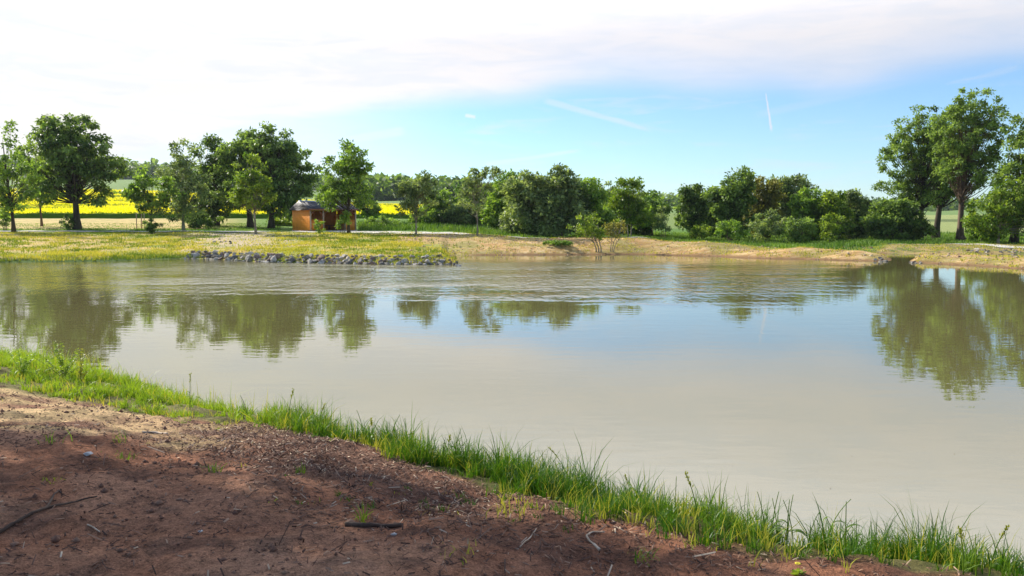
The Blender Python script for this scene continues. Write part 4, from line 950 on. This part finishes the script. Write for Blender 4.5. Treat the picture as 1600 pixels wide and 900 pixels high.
def stalk(label, px, height, lean, head='seed', seed=0, tintv=.5):
    """a flowering grass stalk: culm, leaves and a nodding head"""
    r_ = np.random.default_rng(seed); w2 = onpx(*px, .3); root = empty('grass_stalk', w2); tag(root, label, 'grass stalk')
    t = np.linspace(0, 1, 12); P = np.stack([lean * height * t ** 2, .05 * height * t, height * (t - .18 * abs(lean) * t ** 3) - .01], -1)
    q2 = MB(); q2.tube(P, np.linspace(.0045, .0022, 12), 5, True, tintv); q2.build('culm', M['grass'], root)
    q3 = MB()
    for i in range(3):
        h = r_.uniform(.15, .6); p0 = np.array([np.interp(h, t, P[:, j]) for j in range(3)]); a_ = r_.uniform(0, 6.28); dr = np.array([math.cos(a_), math.sin(a_) * .6, 0]); ln = height * r_.uniform(.3, .5)
        s_ = np.linspace(0, 1, 6)[:, None]; L_ = p0 + dr * ln * s_ + np.array([0, 0, 1]) * ln * (.75 * s_ - 1.0 * s_ ** 2); sd = np.array([-dr[1], dr[0], .3]); sd /= np.linalg.norm(sd)
        wv = (.006 * np.sin(np.pi * (.15 + .85 * s_)) + .0006); Vv = np.vstack([L_ - sd * wv, L_ + sd * wv]); q3.add(Vv, [[j, j + 1, 7 + j, 6 + j] for j in range(5)], None, tintv)
    q3.build('blade', M['grass'], root)
    if head == 'seed':
        n_ = 54; k_ = r_.uniform(.76, 1.0, n_); C = np.stack([np.interp(k_, t, P[:, j]) for j in range(3)], -1) + r_.normal(size=(n_, 3)) * .0035
        V2, F2, t2 = leaves_np(r_, C, np.full(n_, .42), .019, -.1, .5, np.tile(unit(np.array([[lean, 0, 1.]])), (n_, 1)), .35)
        obj('seed_head', np_mesh('seed_head', V2, F2, M['drygrass'], False, {'tint': t2}), root)
    return root


stalk('tall grass stalk with a nodding seed head curving to the left over the water', (893, 765), .52, -.42, seed=1)
stalk('upright grass stalk with a bushy seed head right of the nodding one', (925, 765), .50, .12, seed=2)
stalk('thin grass stalk with a seed head leaning right, left of the nodding one', (755, 725), .50, .12, seed=3)
stalk('thin straight grass stalk on the left rim of the tall tuft', (737, 722), .42, 0.02, 'none', seed=4)
stalk('grass stalk rising straight above the fringe left of centre', (628, 690), .40, .02, 'seed', seed=5)
stalk('tall thin stalk with a small dark head before the bright water at the left', (297, 640), .40, .02, 'seed', seed=6)
stalk('thin bowed stalk left of centre, before the pale water', (450, 668), .42, .15, 'seed', seed=7)
stalk('tall sharp blade of grass before the water at the right', (1215, 850), .33, -.12, 'none', seed=8)
stalk('long reed bowing right with a broken tip, near the bottom right', (1290, 862), .40, .42, 'none', seed=9)
stalk('straight dark stem near the bottom right corner', (1525, 905), .26, -.03, 'none', seed=10)
stalk('thin stalk leaning left at the bottom right corner', (1505, 905), .27, -.1, 'seed', seed=11)


sr = np.random.default_rng(612)
for i in range(26):
    u_ = sr.uniform(380, 1580); vb = np.interp(u_, [380, 600, 750, 900, 1050, 1200, 1400, 1600], [655, 700, 742, 778, 815, 852, 885, 915]) + sr.uniform(-6, 12)
    o = stalk('wispy thin seed stalk sticking up above the grass fringe before the pale water', (u_, vb), sr.uniform(.24, .40), sr.uniform(-.35, .35), 'seed' if sr.random() < .4 else 'none', 700 + i, .3)
    o['group'] = 'wispy seed stalks above the fringe'


def weed(label, px, height, n_stem, leaf, L_, seed, spread=.35, flower=False, name='leafy_weed'):
    r_ = np.random.default_rng(seed); w2 = onpx(*px, .35); root = empty(name, w2); tag(root, label, 'weed'); q2 = MB(); Vs, Fs, Ts = [], [], []; nv = 0
    for i in range(n_stem):
        a_ = r_.uniform(0, 6.28); hh = height * r_.uniform(.35, 1.05); t = np.linspace(0, 1, 7); of_ = spread * height * r_.uniform(.1, 1)
        P = np.stack([math.cos(a_) * of_ * t ** 1.4, math.sin(a_) * of_ * t ** 1.4, hh * t - .01], -1); q2.tube(P, np.linspace(.004, .0015, 7), 4, True, .4)
        m_ = int(hh / .022) + 4; k_ = np.linspace(.18, 1, m_); k_ = np.repeat(k_, 2); C = np.stack([np.interp(k_, t, P[:, j]) for j in range(3)], -1)
        an = np.arange(len(k_)) * 1.57 + (np.arange(len(k_)) % 2) * math.pi; ow = np.stack([np.cos(an), np.sin(an), .3 + 0 * an], -1) * 2
        V2, F2, t2 = leaves_np(r_, C, np.clip(r_.uniform(.3, 1, len(k_)), 0, 1), L_, .1, .3, ow); Vs.append(V2); Fs.append(F2 + nv); Ts.append(t2); nv += len(V2)
    q2.build('stem', M['grass'], root)
    obj('foliage', np_mesh('foliage', np.vstack(Vs), np.vstack(Fs), M[leaf], False, {'tint': np.concatenate(Ts)}), root)
    if flower:
        q4 = MB()
        for k_ in range(9):
            a_ = k_ * .7; q4.box((math.cos(a_) * .009, math.sin(a_) * .009, height + .005), (.013, .006, .003), [[math.cos(a_), -math.sin(a_), 0], [math.sin(a_), math.cos(a_), 0], [0, 0, 1]])
        q4.build('flower', M['flower'], root)
    return root


weed('bushy leafy weed rising above the grass at the left, against the tree reflection', (100, 595), .50, 16, 'leaf_light', .032, 1, .75)
weed('second leafy weed at the left edge, among tall blades', (35, 590), .36, 9, 'leaf_mid', .03, 2, .6)
weed('dark leaved weed just right of the bushy one at the left', (126, 598), .44, 6, 'leaf_bronze', .03, 3, .45)
weed('light green leafy weed growing in the fringe below the upright seed stalk', (915, 775), .26, 9, 'leaf_light', .035, 4, .6)
weed('broad leaved weed with sideways leaves right of the light green one', (975, 800), .17, 6, 'leaf_mid', .05, 5, 1.1)
def tuft(label, px, height, n, seed, sp=.03, mat='grass'):
    g_ = np.random.default_rng(seed); w2 = onpx(*px, .6); x = g_.normal(size=n) * sp; y = g_.normal(size=n) * sp
    V2, F2, t2 = blades(g_, x, y, height * g_.uniform(.3, 1.1, n), g_.uniform(.004, .009, n), np.clip(g_.normal(size=n) * .25 + .5, 0, 1), 1.3, np.zeros(n))
    return tag(obj('grass_tuft', np_mesh('grass_tuft', V2, F2, M[mat], False, {'tint': t2}), None, w2), label, 'grass tuft')


tuft('small green sprout alone on the dark litter, left of the fringe', (335, 742), .12, 26, 1)
tuft('small grassy sprout behind the short thick stick', (566, 815), .15, 22, 2, .02)
tuft('thin sprout in the sandy patch below the left grass', (83, 692), .14, 12, 3, .035)
tuft('two-part sprout in the sand right of the thin one', (190, 690), .16, 14, 4, .04)
tuft('low dull tuft on the bare soil behind the tip of the forked branch', (85, 752), .05, 22, 5, .05, 'drygrass')
tuft('low green tuft on the soil beside the white stone', (185, 716), .07, 30, 6, .06)
tuft('tuft of grass on the soil below the crooked twig', (1010, 872), .09, 26, 7, .05)
tuft('scrappy tuft on the bare soil near the bottom centre', (715, 862), .07, 16, 8, .06, 'drygrass')
weed('low plant with one small yellow flower at the bottom edge', (1246, 899), .06, 4, 'leaf_light', .03, 10, .6, True, 'yellow_flower')
